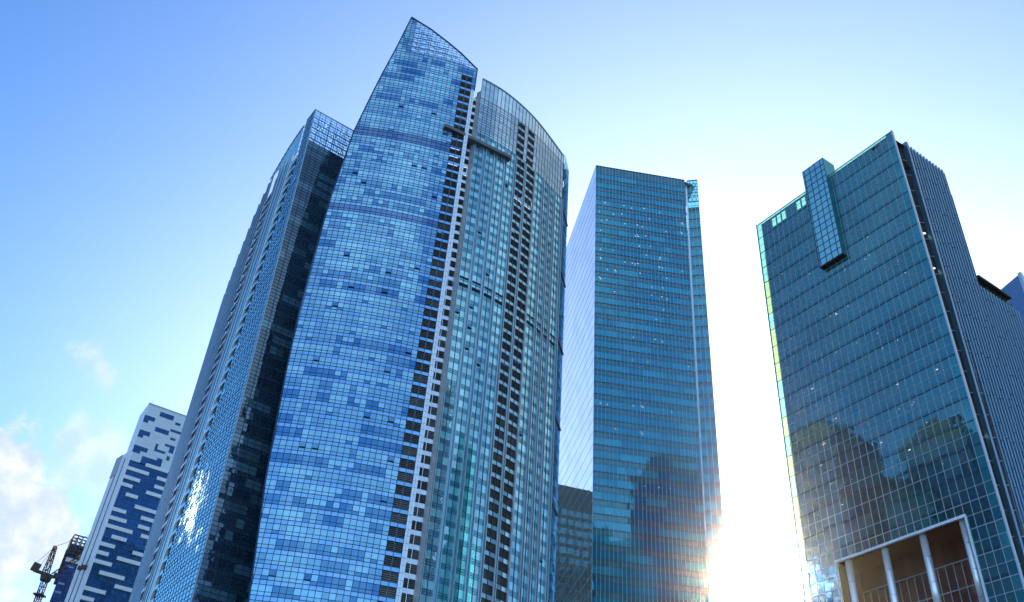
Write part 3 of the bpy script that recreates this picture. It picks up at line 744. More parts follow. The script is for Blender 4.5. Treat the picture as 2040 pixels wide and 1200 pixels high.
# ================================================================== right tower
RF = Path([(55.02, 161.06), (74.93, 129.94)], .0004, (0, 0), 153.6); RL = RF.len
fa = pol(30.81, 154.4); FIN = Path([fa, (fa[0]+.8406*25, fa[1]+.5417*25)], 0, (-.006, -.004), 153.)
T = thing('office_tower', 'dark teal glass tower with a projecting glass box and tall white columns', 'tower', (72, 155, 0))
RC = RL/26; vlines, hlines, dlines = MB(), MB(), MB()
def open_recess(s0, s1, z): return s0 < 31.25 and s1 > 7.45 and z < 70
pan = {(1, 1), (1, 2)}
for k in range(0, 23):
    z1 = 153.6-4.3*k; z0 = z1-4.3; zm = z1-2.15; q, q2, scr, qb, q2b, qa, q2a = [MB() for _ in range(7)]; qa, q2a = q, q2
    v = runs(26, (.1, .3, .5, .8, .4), 2, 6)
    zb0, zm0 = z0, zm
    for i in range(26):
        s0, s1 = RC*i, RC*i+RC; z0, zm = zb0, zm0
        q, q2 = (qb, q2b) if k > 18 and i > 15 else (qa, q2a)
        if i == 0 or i == 25:
            b = MB()
            for za, zb in ((z0, zm), (zm, z1)): b.panel(RF, s0, s1, za, zb, 0, rc())
            if i == 25: b.build('edge_blade', M['blade'], T)
            else: b.build('edge_blade', M['lime'] if rnd.random() < .35+.02*k else M['mint'], T)
            continue
        if s1 > 7.5 and s0 < 31.2:
            if z1 < 70.5: continue
            z0 = max(z0, 69.9); zm = max(zm, 69.9)
            if z0 > 69.8 and k > 18: q.panel(RF, s0, s1, z0, z1, 0, rc(v[i])); continue
        if k == 0: 
            scr.panel(RF, s0, s1, z1-.75, z1, 0, rc()); q.panel(RF, s0, s1, zm+(.9 if i in (3, 4, 5, 8, 9, 10) else 0), z1-.75, 0, rc(v[i]))
        else: q.panel(RF, s0, s1, zm, z1, 0, rc(v[i]))
        wide = i in (3, 4, 5, 8, 9, 10) and k == 0
        if wide:
            scr.panel(RF, s0+.22, s1-.22, z0+.75, zm+.9, 0, rc(.9)); q.panel(RF, s0, s1, z0, z0+.75); q.panel(RF, s0, s0+.22, z0+.75, zm+.9); q.panel(RF, s1-.22, s1, z0+.75, zm+.9)
        elif k == 0: q.panel(RF, s0, s1, z0, zm, 0, rc(v[i]))
        else: q.panel(RF, s0, s1, z0+.65, zm, 0, rc(v[i])); q2.panel(RF, s0, s1, z0, z0+.65, 0, rc(.4))
    for x in (qa, qb): x.build('window_band', M['right_glass'], T)
    for x in (q2a, q2b): x.build('floor_band', M['right_band'], T)
    scr.build('roof_screen_pane', M['mint'], T)
    z0, zm = zb0, zm0
    segs = [(0, RL)] if z0 > 70 else [(0, 7.42), (31.29, RL)]
    for a, b in segs:
        hlines.hbar(RF, a, b, zm, .07, 0, .05, 40)
        if z0 > 72: dlines.hbar(RF, a, b, z0, .16, 0, .06, 40)
        else: hlines.hbar(RF, a, b, z0, .10, 0, .07, 40)
for i in range(27):
    s = RC*i; z0 = 69.9 if 7.5 < s < 31.2 else 54
    vlines.vbar(RF, s, .065, z0, 153.6, 0, .07)
hlines.hbar(RF, 0, RL, 153.55, .14, -.1, .1, 40); hlines.hbar(RF, 1.4, RL, 152.85, .10, 0, .08, 40)
vlines.build('mullion_grid', M['white_line'], T); hlines.build('transom_grid', M['white_line'], T); dlines.build('floor_line', M['mid_line'], T)
q = MB(); q.vbar(RF, RL+.05, .22, 52, 153.8, -.4, .12); q.build('edge_rim', M['white_line'], T)
q = MB(); q.vbar(RF, -.05, .16, 52, 153.8, -.2, .1); q.build('edge_rim', M['blade'], T)
def solidbox(name, P, s0, s1, z0, z1, o0, o1, m, parent): q = MB(); q.block(P, s0, s1, z0, z1, o0, o1); return q.build(name, m, parent)
# projecting box
bx = MB(); n = 16
for i in range(n):
    z0, z1 = 130.6+27.6*i/n, 130.6+27.6*(i+1)/n
    for j, (s0, s1) in enumerate(((15.3, 15.65), (15.65, 17.1), (17.1, 18.55), (18.55, 20.0), (20.0, 21.0))): bx.panel(RF, s0, s1, z0, z1, 1.1, rc(.5+.4*random.random()))
bo = bx.build('glass_box', M['right_box'], T)
q = MB(); q.poly([RF.at(21., 130.6, 1.1), RF.at(21., 130.6, -2.5), RF.at(21., 158.2, -2.5), RF.at(21., 158.2, 1.1)], rc(.2)); q.poly([RF.at(15.3, 130.6, -2.5), RF.at(15.3, 130.6, 1.1), RF.at(15.3, 158.2, 1.1), RF.at(15.3, 158.2, -2.5)], rc(.4))
q.poly([RF.at(15.3, 158.2, 1.1), RF.at(21, 158.2, 1.1), RF.at(21, 158.2, -2.5), RF.at(15.3, 158.2, -2.5)]); q.poly([RF.at(21, 153, -2.5), RF.at(15.3, 153, -2.5), RF.at(15.3, 158.2, -2.5), RF.at(21, 158.2, -2.5)]); q.build('box_side', M['blade'], bo)
q = MB(); q.block(RF, 15.25, 21.05, 130.3, 130.6, 0, 1.15); q.build('box_underside', M['recess'], bo)
q = MB()
for i in range(n+1): q.hbar(RF, 15.3, 21., 130.6+27.6*i/n-.001, .12, 1.1, 1.16, 9)
for s in (15.3, 15.65, 17.1, 18.55, 20., 20.95): q.vbar(RF, s, .11, 130.6, 158.2, 1.1, 1.18)
q.build('box_mullion', M['teal_frame'], bo)
# entrance recess with columns
q = MB(); RD = -6.
q.poly([RF.at(7.42, 69.9, 0), RF.at(31.29, 69.9, 0), RF.at(31.29, 69.9, RD), RF.at(7.42, 69.9, RD)][::-1]); q.build('soffit', M['soffit'], T)
q = MB(); q.poly([RF.at(7.42, 50, RD), RF.at(7.42, 50, 0), RF.at(7.42, 69.9, 0), RF.at(7.42, 69.9, RD)][::-1]); q.build('recess_side', M['recess'], T); q = MB(); q.poly([RF.at(31.29, 50, 0), RF.at(31.29, 50, RD), RF.at(31.29, 69.9, RD), RF.at(31.29, 69.9, 0)][::-1]); q.build('recess_side', M['recess'], T)
q, q2 = MB(), MB()
for i in range(17):
    for j in range(5): q.panel(RF, 7.42+23.87*i/17, 7.42+23.87*(i+1)/17, 69.9-4.3*(j+1), 69.9-4.3*j, RD)
    q2.vbar(RF, 7.42+23.87*i/17, .09, 48, 66, RD, RD+.1)
for j in range(1, 5): q2.hbar(RF, 7.42, 31.29, 70.5-4.3*j, .12, RD, RD+.12, 40)
q.build('recess_window', M['recess_glass'], T); q2.build('recess_mullion', M['white_line'], T)
q = MB(); q.hbar(RF, 7.2, 31.5, 70.0, .45, -.2, .25, 40); q.vbar(RF, 7.3, .3, 48, 69.8, -.2, .2); q.vbar(RF, 31.4, .3, 48, 69.8, -.2, .2); q.build('recess_frame', M['pier'], T)
q = MB(); q.poly([RF.at(7.42, 53.5, 0), RF.at(31.29, 53.5, 0), RF.at(31.29, 53.5, RD), RF.at(7.42, 53.5, RD)]); q.build('terrace', M['concrete'], T)
for s in (9.1, 16.25, 23.3, 30.3):
    p, t_ = RF.at(s, 53.5, -.9), RF.at(s, 69.85, -.9); q = MB(); q.tube(p, t_, .62, .62, 24); co = q.build('column', M['column'], T)
    for f in co.data.polygons: f.use_smooth = len(f.vertices) == 4
    q = MB()
    for z in (57.5, 61.8, 66.): q.tube((p[0], p[1], z), (p[0], p[1], z+.05), .64, .64, 24)
    q.build('column_joint', M['pier_joint'], co)
# dark recess between front and ribbed side
r0_ = RF.at(RL, 153.6); RECS = Path([(r0_[0]-3.2, r0_[1]+4.6), (fa[0]+1.5, fa[1]+1.1)])
q = MB(); q.poly([RF.at(RL, 0, -.1), (r0_[0]+1.5, r0_[1]+2.6, 0), (r0_[0]+1.5, r0_[1]+2.6, 152.2), RF.at(RL, 152.2, -.1)])
q.poly([(r0_[0]+1.5, r0_[1]+2.6, 0), (fa[0]+1.6, fa[1]+.9, 0), (fa[0]+1.6, fa[1]+.9, 152.2), (r0_[0]+1.5, r0_[1]+2.6, 152.2)]); q.build('recess_wall', M['recess'], T)
q = MB()
for k in range(23):
    z = 148-4.3*k; q.beam(RF.at(RL, z, -.1), (r0_[0]+1.45, r0_[1]+2.5, z), .12); q.beam((r0_[0]+1.45, r0_[1]+2.5, z), (fa[0]+1.5, fa[1]+.8, z+.8), .12)
q.build('recess_railing', M['grey_clad'], T)
# ribbed wall
fins_n = 12; FW = 12.6
q = MB(); q.wall(FIN, 0, FW, 48, 152.6, -.10, 4); q.wall(FIN, FW, 24.6, 48, 121.5, -.10, 4); q.build('ribbed_wall', M['rib_back'], T)
for i in range(25):
    s = .25+i*1.03; zt = 153. if s < FW else 122.
    f = MB(); z = 50.
    f.hexa([FIN.at(s-.22, z, .0), FIN.at(s+.20, z, .10), FIN.at(s+.20, z, -.12), FIN.at(s-.22, z, -.12)], [FIN.at(s-.22, zt, .0), FIN.at(s+.20, zt, .10), FIN.at(s+.20, zt, -.12), FIN.at(s-.22, zt, -.12)])
    ob = f.build('rib', M['ribs'], T)
for i in range(25):
    s = .25+i*1.03; zt = 152. if s < FW else 121.
    z = 50+random.random()*4
    q = MB()
    while z < zt: q.block(FIN, s-.23, s+.21, z, z+.05, -.02, .104); z += 8.6
    q.block(FIN, s+.165, s+.205, 49, zt, .04, .104)
    q.build('rib_joint', M['rib_back'], T, stuff=False)
q = MB(); q.block(FIN, -.62, -.02, 48, 153.3, -1.2, .25); q.build('corner_strip', M['ribs'], T)
q = MB(); q.block(FIN, FW+.1, 23.5, 124.2, 124.7, -6, .3); q.build('terrace_canopy', M['recess'], T)
q = MB(); q.wall(FIN, FW, 24.6, 121.5, 124.2, -2.2, 3); q.build('terrace_wall', M['recess'], T)
bk = MB(); fe = FIN.at(FW, 153); fe2 = FIN.at(24.6, 122); rl = RF.at(0, 153)
ring = [(fe[0], fe[1]), (fe[0]-19.5, fe[1]+29), (rl[0]+4, rl[1]+3), (rl[0]+1.2, rl[1]+.6)]
for a, b in zip(ring, ring[1:]):
    n = int(math.dist(a, b)/2)+1
    for i in range(n):
        p = (a[0]+(b[0]-a[0])*i/n, a[1]+(b[1]-a[1])*i/n); q = (a[0]+(b[0]-a[0])*(i+1)/n, a[1]+(b[1]-a[1])*(i+1)/n)
        for k in range(34): bk.poly([(p[0], p[1], k*4.3), (q[0], q[1], k*4.3), (q[0], q[1], k*4.3+4.3), (p[0], p[1], k*4.3+4.3)], rc())
g1_, g2_ = FIN.at(FW-.2, 122, -.5), FIN.at(24.6, 122, -.5)
extrude(bk, [g1_[:2], g2_[:2], (fe2[0]-17, fe2[1]+26), (fe[0]-17, fe[1]+26)], 0, 121.4)
bk.build('rear_wall', M['right_glass'], T)
q = MB(); q.poly([RF.at(1.5, 146.2, -.3), RF.at(RL-.2, 146.2, -.3), (fa[0], fa[1]+.2, 146.2), (fe[0]-.3, fe[1], 146.2), (fe[0]-19, fe[1]+28, 146.2), (rl[0]+4, rl[1]+3, 146.2)]); q.build('roof', M['roof'], T)
q = MB(); q.poly([(r0_[0]+.2, r0_[1]+.6, 152.2), (fa[0]+.3, fa[1]+.3, 152.2), (fa[0]-3, fa[1]+4, 152.2), (r0_[0]-3, r0_[1]+4, 152.2)]); q.build('recess_cap', M['soffit'], T)
lowb = MB(); lowb.wall(RF, 0, RL, 0, 53.4, -6.05 if False else 0, 4); lowb.wall(FIN, 0, 24.6, 0, 50, 0, 3); lowb.build('base_glass', M['right_glass'], T)
lt = Lot('ceiling_light', M['lit'], T)
for i in range(54):
    k = rnd.randint(4, 17); z = 153.6-4.3*k-rnd.choice((.5, .9, 1.3)); s = rnd.choice((4, 7, 10, 13, 16, 18, 22, 24, 26, 28, 31))+rnd.random()*2.2
    q = MB(); a = .11 if rnd.random() < .75 else .24; q.block(RF, s, s+a*1.6, z, z+a*.55, .005, .03); lt.add(q)
for z in (128., 119.3, 84.5):
    q = MB(); q.beam((r0_[0]+2.2, r0_[1]+2.6, z), (r0_[0]+2.9, r0_[1]+2.9, z+.3), .35, .25); lt.add(q)

# hedge on the lower roof
def foliage(mb, c, rad, n, size, rng):
    for i in range(n):
        while True:
            d = Vector((rng.uniform(-1, 1), rng.uniform(-1, 1), rng.uniform(-1, 1)))
            if d.length <= 1: break
        p = Vector(c)+Vector((d.x*rad[0], d.y*rad[1], d.z*rad[2])); a = Vector((rng.gauss(0, 1), rng.gauss(0, 1), rng.gauss(0, 1))).normalized(); b = a.orthogonal().normalized(); s = size*rng.uniform(.5, 1.2)
        mb.poly([p-a*s-b*s*.1, p-b*s*.5, p+a*s, p+b*s*.5])
hp = FIN.at(18.4, 121.6, -1.0)
hd = thing('hedge', 'dark green hedge along the stepped roof terrace of the ribbed wing', 'hedge', hp)
q = MB()
for i in range(26): foliage(q, FIN.at(FW+.4+11.2*i/25, 122.75, -.75+rnd.uniform(-.2, .2)), (.7, .6, 1.1+rnd.uniform(-.2, .35)), 70, .22, rnd)
q.build('foliage', M['leaf'], hd); q = MB()
for i in range(13): p = FIN.at(FW+.6+.9*i, 121.55, -.75); q.tube(p, (p[0], p[1], 122.6), .05, .03, 6)
q.build('stem', M['bark'], hd)
sp = RF.at(27.4, 53.5, -3.2); sh = thing('shrub', 'small bushy shrub beside the rightmost white column under the tower soffit', 'shrub', sp)
q = MB()
for i in range(12): foliage(q, (sp[0]+rnd.uniform(-1.6, 1.6), sp[1]+rnd.uniform(-1.2, 1.2), 56.4+rnd.uniform(-1, .9)), (.9, .9, .7), 70, .2, rnd)
q.build('foliage', M['leaf'], sh); q = MB(); q.tube(sp, (sp[0], sp[1], 56.5), .12, .06, 8); q.build('trunk', M['bark'], sh)

# ================================================================== white clad tower
w0 = pol(-22.99, 400); WF = Path([w0, (w0[0]+.846*24, w0[1]+.533*24)], 0, (.012, 0), 214.)
T = thing('apartment_tower', 'white clad tower with scattered blue windows and white bars, behind the left sail tower', 'tower', (w0[0], w0[1]+15, 0))
q = MB(); q.wall(WF, 0, 24, 189.4, 214, 0, 4); q.wall(WF, 0, 4.8, 186, 189.4, 0, 1); q.wall(WF, 13.3, 24, 186, 189.4, 0, 2); q.build('front_cladding', M['white_clad'], T)
q = MB()
for j in range(1, 14): q.hbar(WF, 0, 24, 189.4+1.82*j, .07, -.05, .012, 30)
q.build('cladding_joint', M['grey_clad'], T)
q = MB()
for j in range(36):
    for i in range(16): q.panel(WF, 1.5*i, 1.5*i+1.5, 189.4-3.68*(j+1), 189.4-3.68*j, -.35)
q.build('glass_wall', M['white_glass'], T)
q = MB()
for j in range(72): q.hbar(WF, 0, 24, 189.4-1.84*j, .10, -.35, -.28, 30)
for i in range(17): q.vbar(WF, 1.5*i, .10, 57, 189.4, -.35, -.27, 200)
q.build('glass_wall_mullion', M['blue_frame'], T)
wins = [[(0, 4.65, 206.1, 208.1), (0, 2.2, 204.6, 206.1)], [(5.9, 12.1, 209.6, 211.9)], [(13.4, 15.75, 208.2, 209.4)], [(0, 4.7, 198.7, 200.8), (0, 2.2, 197.2, 198.7)],
        [(6., 12.05, 202.1, 204.3)], [(12.3, 18., 204.4, 205.6)], [(13.4, 15.7, 200.6, 201.7)], [(0, 6., 191.3, 193.3), (0, 3.3, 189.8, 191.3)],
        [(8.45, 9.5, 194.4, 196.8), (8.45, 13.3, 193.3, 194.4)], [(12.1, 16.5, 197., 198.1), (14.5, 16.5, 194.6, 197.)], [(14.5, 15.8, 190.9, 192.9)],
        [(4.7, 10.9, 186, 189.4), (10.9, 13.25, 186, 190.7)], [(17.5, 21, 208, 210.4)], [(18, 22, 198, 200.3)]]
for wl in wins:
    q, f = MB(), MB()
    for a, b, z0, z1 in wl:
        n = max(1, int(round((b-a)/1.5))); a += .02
        for i in range(n): q.panel(WF, a+(b-a)*i/n, a+(b-a)*(i+1)/n, z0, z1, .03); f.vbar(WF, a+(b-a)*i/n, .10, z0, z1, .03, .08)
        f.hbar(WF, a, b, (z0+z1)/2, .08, .03, .07, 20)
    o = q.build('window', M['white_glass'], T); f.build('window_frame', M['blue_frame'], o)
bars = [(0, 9.6, 183.1), (7.1, 17, 186.8), (0, 7.1, 179.), (13.3, 18, 182.7), (0, 4.9, 175.6), (13.4, 18, 178.8), (10.9, 18, 175.2), (3.4, 8.4, 171.8), (8.4, 18, 167.9), (0, 5.9, 164.3), (0, 7.3, 160.6),
        (12.2, 18, 164.1), (0, 10.9, 157.), (12.2, 17, 160.3), (3.6, 9.7, 153.2), (14.5, 18, 156.8), (0, 6.2, 149.3), (0, 4.9, 145.7), (13.5, 18, 149.2), (0, 7.3, 142.1), (8.4, 18, 145.4), (3.7, 13.7, 138.2),
        (0, 8.6, 131.), (11, 18, 134.5), (0, 5.3, 127.2), (8, 14, 123.5), (0, 7, 120), (10, 18, 116), (0, 5, 112.5), (6, 15, 105)]
for a, b, z in bars:
    q = MB(); q.block(WF, a, b, z-1.55, z, -.35, .25); q.build('white_bar', M['bar'], T)
sidep = pol(-23.28, 414); wb = WF.at(24, 214)
q = MB(); ring = [(wb[0], wb[1]), (wb[0]-12, wb[1]+20), (sidep[0], sidep[1])]
A = WF.at(0, 214); A0 = WF.at(0, 0)
q.poly([(sidep[0]-2.2, sidep[1], 0), A0, A, (sidep[0], sidep[1], 214)])
for a, b in zip(ring, ring[1:]): q.poly([(a[0], a[1], 0), (b[0], b[1], 0), (b[0], b[1], 214), (a[0], a[1], 214)])
q.poly([A, WF.at(24, 213.9), (wb[0]-12, wb[1]+20, 213.9), (sidep[0], sidep[1], 213.9)]); q.build('side_cladding', M['white_side'], T)
q = MB(); q.hbar(WF, -.1, 24.1, 213.9, .5, -.3, .15, 40); q.build('parapet', M['grey_clad'], T)
q = MB(); q.vbar(WF, .1, .5, 57, 189.4, -.4, .28, 200); q.build('corner_trim', M['bar'], T)
p = WF.at(1.2, 214, -1.); q = MB(); q.tube(p, (p[0], p[1], 217.), .07, .04, 8); q.build('antenna', M['steel'], T)
# lower wing at the left with two white strips and dark joints
wa = Vector((sidep[0], sidep[1], 0)); wbx = pol(-23.72, 416)
WG = Path([(wbx[0], wbx[1]), (A[0]-.15, A[1]+.6)], 0, (.014, 0), 192.)
q = MB(); q.wall(WG, 0, WG.len, 0, 192., -.1, 1); q.poly([WG.at(0, 192, -.1), WG.at(WG.len, 192, -.1), (wa.x+2, wa.y+8, 192), (wa.x-3, wa.y+10, 192)]); q.poly([(wa.x-8, wa.y+16, 0), WG.at(0, 0, -.1), WG.at(0, 192, -.1), (wa.x-5, wa.y+16, 192)]); q.build('wing_cladding', M['white_side'], T)
q = MB(); q.block(WG, .1, WG.len*.35, 182.5, 192.2, -.1, .12); q.build('wing_plant_screen', M['grey_clad'], T)
for t_ in (.30, .62): q = MB(); q.vbar(WG, WG.len*t_, .42, 0, 189, -.1, .06, 300); q.build('wing_joint', M['steel'], T)
p = Vector(WG.at(WG.len*.62, 139.5, .9)); cr_ = thing('crane_reflection', 'small dark shape standing in for the crane reflected in the white wall of the apartment tower', 'crane_reflection', p)  # dark boxes shaped as the crane's reflection in the white panels
q = MB()
for dx, dz, s in ((-1.2, 0, 1.5), (0, .5, 1.9), (1.3, .3, 1.8), (2.2, .9, 1.3)): q.beam(p+Vector((dx-s/2, 0, dz)), p+Vector((dx+s/2, .3, dz-.2)), 1.2, 1.6)
q.build('crane_reflection_body', M['cab'], cr_); q = MB(); q.beam(p+Vector((.2, .2, 1)), p+Vector((3.4, .4, 14)), .12); q.beam(p+Vector((2.2, .2, 1)), p+Vector((4., .4, 14)), .12); q.build('cable', M['steel'], cr_)
q = MB(); q.beam(p+Vector((3, .2, 13.5)), p+Vector((4.6, .2, 14.6)), 1.3, 1.2); q.build('crane_reflection_head', M['cab'], cr_)

# ================================================================== unfinished navy tower
d0_ = pol(-24.50, 450); DF = Path([d0_, (d0_[0]+.86*22, d0_[1]+.5*22)], 0, (.012, 0), 160.)
T = thing('unfinished_tower', 'navy glass tower with bare steel roof frames, partly hidden behind the white tower', 'tower', (d0_[0]+8, d0_[1]+14, 0))
q = MB(); m_ = MB()
for j in range(40):
    for i in range(14): q.panel(DF, i*1.57, i*1.57+1.57, 158-3.7*(j+1), 158-3.7*j)
    m_.hbar(DF, 0, 22, 158-3.7*j, .12, 0, .06, 30)
for i in range(15): m_.vbar(DF, i*1.57, .1, 10, 158, 0, .07, 200)
q.build('glass_wall', M['dark_glass'], T); m_.build('mullion_grid', M['blue_frame'], T)
for a, b, z in ((1.3, 4.3, 154.), (5.2, 8., 151.5), (.6, 3.2, 146.2), (.4, 3.2, 142.4), (7.5, 9, 147), (3.8, 6.6, 138.4), (.6, 5, 134), (.6, 3.4, 130), (.8, 10, 126.5), (.8, 5, 121.5)):
    q = MB(); q.block(DF, a, b, z-.8, z, 0, .2); q.build('blue_bar', M['far_clad'], T)
q = MB(); a0 = DF.at(0, 160); a00 = DF.at(0, 0); q.poly([(a00[0]-3.4, a00[1]+9, 0), a00, DF.at(0, 158), (a0[0]-1.6, a0[1]+9, 158)])
e = DF.at(22, 158); q.poly([(e[0], e[1], 0), (e[0]-8, e[1]+22, 0), (e[0]-8, e[1]+22, 158), (e[0], e[1], 158)]); q.poly([(e[0]-8, e[1]+22, 0), (a0[0]-2.5, a0[1]+9, 0), (a0[0]-1.6, a0[1]+9, 158), (e[0]-8, e[1]+22, 158)]); q.poly([DF.at(0, 157.9), e, (e[0]-8, e[1]+22, 157.9), (a0[0]-1.6, a0[1]+9, 157.9)]); q.build('side_wall', M['white_side'], T)
q = MB()
for off in (0, -4, -8):
    for i in range(12):
        s = 2.*i; q.beam(DF.at(s, 157.8, off-.3), DF.at(s, 168, off-.3), .35)
        if i < 11: q.beam(DF.at(s, 158+5*(i % 2), off-.3), DF.at(s+2, 163-5*(i % 2), off-.3), .22)
    for z in (159.5, 161.2, 163.2, 168.): q.beam(DF.at(-.2, z, off-.3), DF.at(22, z, off-.3), .5 if z in (163.2, 168.) else .35)
for i in range(12):
    for z in (161, 163, 168): q.beam(DF.at(2.*i, z, -.3), DF.at(2.*i, z, -8.3), .3)
q.build('roof_steel_frame', M['steel'], T)
q = MB()
for i in range(7): q.panel(DF, 3.1*i, 3.1*i+3.1, 157.9, 165.5, -4.6)
q.build('crown_glass', M['dark_glass'], T)
q = MB(); q.block(DF, 0, 22, 155.6, 157.4, 0, .15); q.build('roof_band', M['grey_clad'], T)
for i in range(7): q = MB(); q.beam(DF.at(-.6, 158.5-2.2*i, .3), DF.at(-.4, 160.5-2.2*i, -2), 1.2, 1.4); q.build('formwork_platform', M['steel'], T)

# ================================================================== crane
cb = pol(-25.13, 430); CX, CY = cb
T = thing('tower_crane', 'dark luffing tower crane with a steeply raised jib at the lower left', 'crane', (CX, CY, 0))
def lattice(mb, p, q, w0, w1, n, t):
    p, q = Vector(p), Vector(q); d = (q-p).normalized(); a = d.cross(Vector((0, 0, 1)))
    if a.length < .1: a = Vector((1, 0, 0))
    a.normalize(); b = a.cross(d)
    def ring(i): f = i/n; c = p.lerp(q, f); w_ = (w0+(w1-w0)*f)/2; return [c+a*x*w_+b*y*w_ for x, y in ((-1, -1), (1, -1), (1, 1), (-1, 1))]
    pr_ = ring(0)
    for i in range(n):
        nx = ring(i+1)
        for k in range(4):
            mb.beam(pr_[k], nx[k], t); mb.beam(pr_[k] if i % 2 else pr_[(k+1) % 4], nx[(k+1) % 4] if i % 2 else nx[k], t*.6); mb.beam(nx[k], nx[(k+1) % 4], t*.6)
        pr_ = nx
q = MB(); lattice(q, (CX, CY, 0), (CX, CY, 139), 1.9, 1.9, 56, .30); q.build('mast', M['crane_paint'], T)
for z in (128, 133): q = MB(); q.beam((CX-2, CY, z), (CX+2, CY, z), 4., .5); q.build('climbing_collar', M['crane_paint'], T)
q = MB(); q.tube((CX, CY, 139), (CX, CY, 141), 2.0, 2.4, 16); q.build('slewing_ring', M['crane_paint'], T)
dk = Vector((.9, .43, 0)); O = Vector((CX, CY, 141.3))
q = MB(); q.beam(O-dk*5.5+Vector((0, 0, 1.0)), O+dk*2.6, 2.2, .8); q.build('machinery_deck', M['cab'], T)
q = MB(); q.beam(O-dk*6.6+Vector((0, 0, 2.6)), O-dk*3.6+Vector((0, 0, 2.0)), 2.4, 3.0); q.build('counterweight', M['cab'], T)
q = MB(); c0 = O+dk*2.4+Vector((0, 0, .6)); q.beam(c0, c0+dk*1.8, 1.6, 2.0); cab = q.build('cab', M['cab'], T)
q = MB(); q.beam(c0+dk*1.75+Vector((0, 0, .3)), c0+dk*1.88+Vector((0, 0, .3)), 1.5, 1.4); q.build('cab_window', M['dark_glass'], cab)
ap = O-dk*.8+Vector((0, 0, 12.5)); q = MB(); lattice(q, O-dk*.8, ap, 2.2, 1., 6, .3); q.build('tower_head', M['crane_paint'], T)
foot = O+dk*2.+Vector((0, 0, .5)); tip_ = Vector((-178.2, 405., 174.)); 
tip_ = foot+(Vector((dk.x*26, dk.y*26, 33)))*1.0
q = MB(); lattice(q, foot, tip_, 1.5, .9, 26, .2); q.build('jib', M['crane_paint'], T)
q = MB(); q.beam(ap, foot.lerp(tip_, .96), .14); q.beam(ap, O-dk*6+Vector((0, 0, 3.4)), .14); q.beam(ap, O-dk*4+Vector((0, 0, 2.6)), .14); q.beam(tip_, tip_-Vector((0, 0, 6)), .1); q.build('cable', M['crane_paint'], T)

# ================================================================== far right tower and low building behind
f0 = pol(35.23, 222); FR1 = Path([(f0[0]-.25*22, f0[1]+.97*22), f0]); FR2 = Path([f0, (f0[0]+.86*30, f0[1]+.5*30)])
T = thing('office_tower', 'pale blue tower whose corner shows beyond the hedge and ribbed wing', 'tower', (f0[0], f0[1]+14, 0))
q, q2, q3 = MB(), MB(), MB()
for j in range(36):
    z1 = 157-4*j; z0 = z1-4
    for P, n in ((FR1, 12), (FR2, 16)):
        for i in range(n): (q if z1 < 147 else q2).panel(P, P.len*i/n, P.len*(i+1)/n, z0, z1)
        q3.hbar(P, 0, P.len, z0, .5 if j % 2 else .25, 0, .08, 60)
        if z1 < 147:
            for i in range(n): q3.block(P, P.len*i/n-.06, P.len*i/n+.06, z0, z1, 0, .09)
q.build('glass_wall', M['far_glass'], T); q2.build('crown_cladding', M['far_clad'], T); q3.build('floor_band', M['far_clad'], T)
q = MB(); q.hexa([FR2.at(-.4, 20, .4), FR2.at(.6, 20, .4), FR2.at(.6, 20, -.4), FR2.at(-.4, 20, -.4)], [FR2.at(-.4, 163.3, .4), FR2.at(.6, 163.3, .4), FR2.at(.6, 163.3, -.4), FR2.at(-.4, 163.3, -.4)]); q.build('corner_trim', M['white_line'], T)
q = MB(); q.wall(FR1, 0, FR1.len, 157, 163.2, -.02, 1); q.wall(FR2, 0, FR2.len, 157, 163.2, -.02, 1); c_ = FR2.at(30, 0); b_ = FR1.at(0, 0); q.poly([FR1.at(0, 163), FR2.at(0, 163), FR2.at(30, 163), (c_[0]-6, c_[1]+20, 163)]); q.build('crown_screen', M['far_clad'], T)
q = MB(); q.poly([(c_[0], c_[1], 0), (c_[0]-6, c_[1]+20, 0), (c_[0]-6, c_[1]+20, 163), (c_[0], c_[1], 163)]); q.poly([(c_[0]-6, c_[1]+20, 0), (b_[0], b_[1], 0), (b_[0], b_[1], 163), (c_[0]-6, c_[1]+20, 163)]); q.build('rear_wall', M['far_clad'], T)
h0 = pol(18.25, 360)
T = thing('low_building', 'low pale building with a sloping roof glimpsed in the glare between the two office towers', 'building', (h0[0], h0[1]+10, 0))
q = MB(); L_ = pol(15.2, 372); R_ = pol(20.2, 372); zt = 142.3
extrude(q, [(L_[0], L_[1]), h0, (R_[0], R_[1]), (R_[0]+10, R_[1]+30), (L_[0]+10, L_[1]+30)], 0, 130); q.build('wall', M['stone'], T)
q = MB(); ap_ = (h0[0], h0[1], zt); rr_ = [(L_[0]-1, L_[1]-.5, 130.02), (h0[0], h0[1]-.5, 133), (R_[0]+1, R_[1]-.5, 130.02), (R_[0]+10, R_[1]+30, 130.02), (L_[0]+10, L_[1]+30, 130.02)]; ap2 = (h0[0]+1, h0[1]+8, zt+3.)
for a, b in zip(rr_, rr_[1:]+rr_[:1]): q.poly([a, b, ap2])
q.build('roof', M['concrete'], T)
for j in range(4):
    for i in range(8):
        t_ = (i+.5)/8; x, y = L_[0]+(h0[0]-L_[0])*t_, L_[1]+(h0[1]-L_[1])*t_; q = MB(); q.beam((x-1, y+.3, 124-5*j), (x+1, y-.3, 124-5*j), .4, 2.2); q.build('window', M['dark_glass'], T)

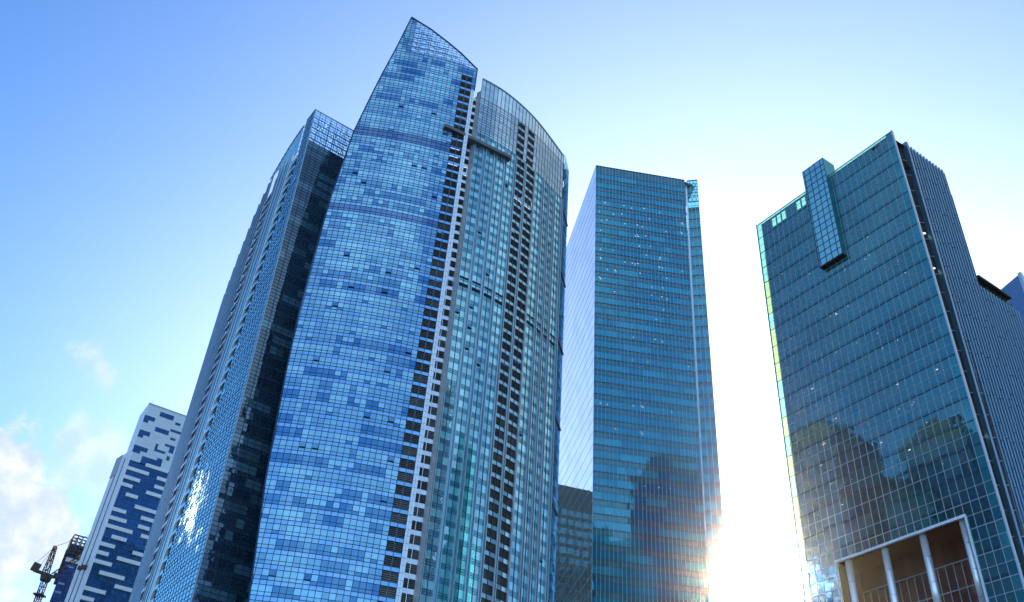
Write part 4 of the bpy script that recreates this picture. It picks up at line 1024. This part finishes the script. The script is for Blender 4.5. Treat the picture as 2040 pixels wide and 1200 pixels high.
# ================================================================== towers outside the frame, seen in the glazing
def plain_tower(label, az, d, wx, wy, h, rot, m_wall, m_win, fl, step):
    c = pol(az, d); T = thing('office_tower', label, 'tower', (c[0], c[1], 0), 'towers across the street seen in the glass')
    ca, sa = math.cos(RAD(rot)), math.sin(RAD(rot)); R_ = lambda x, y: (c[0]+x*ca-y*sa, c[1]+x*sa+y*ca)
    ring = [R_(-wx/2, -wy/2), R_(wx/2, -wy/2), R_(wx/2, wy/2), R_(-wx/2, wy/2)]
    q = MB(); extrude(q, ring, 0, h); q.build('wall', m_wall, T)
    r2 = [R_(-wx*.3, -wy*.3), R_(wx*.3, -wy*.3), R_(wx*.3, wy*.3), R_(-wx*.3, wy*.3)]; q = MB(); extrude(q, r2, h+.01, h+9); q.build('plant_room', m_wall, T)
    for k in range(int(h/fl)-1):
        q = MB(); z = fl*(k+1)
        for a, b in zip(ring, ring[1:]+ring[:1]):
            P = Path([a, b]); n = int(P.len/step)
            for i in range(n): q.panel(P, P.len*i/n+.35, P.len*(i+1)/n-.35, z, z+fl*.6, .03)
        q.build('window_band', m_win, T)
plain_tower('tall brown tower beyond the right edge, mirrored in the flat topped blue tower', 67.7, 146, 30, 26, 238, -25, M['brown'], M['dark_glass'], 4.2, 3.2)
plain_tower('broad concrete tower beyond the left edge, mirrored in the dark teal glass', -47, 250, 30, 40, 222, 35, M['brown'], M['dark_glass'], 3.6, 3.0)
plain_tower('shorter brown tower beyond the left edge, mirrored beside the broad one', -54, 240, 30, 30, 198, 10, M['brown'], M['mid_vision'], 3.6, 2.6)
plain_tower('slim tower beyond the left edge, mirrored low beside the white columns', -60, 235, 24, 30, 230, 25, M['brown'], M['dark_glass'], 3.6, 2.6)
plain_tower('low grey tower behind the viewer, mirrored at the foot of the blue face', 172, 150, 40, 30, 95, 5, M['concrete'], M['dark_glass'], 3.8, 3.0)
plain_tower('dark brown block hidden behind the tallest tower, mirrored in the pale side', 0.5, 345, 60, 30, 166, 0, M['brown'], M['right_band'], 3.8, 3.0)

# ================================================================== hazy air
HAZE = 0.00004
if HAZE:
    hz = MB(); extrude(hz, [(-420, -320), (420, -320), (420, 620), (-420, 620)], -1, 262)
    hz.poly([(-420, 620, -1), (420, 620, -1), (420, -320, -1), (-420, -320, -1)])
    m, t, out = mat('haze air'); v = t.new('ShaderNodeVolumePrincipled')
    v.inputs['Color'].default_value = (1., .86, .58, 1); v.inputs['Density'].default_value = HAZE; v.inputs['Anisotropy'].default_value = .968
    t.l.new(v.outputs[0], out.inputs['Volume'])
    ho = hz.build('haze', m); ho['kind'] = 'stuff'; ho.display_type = 'WIRE'
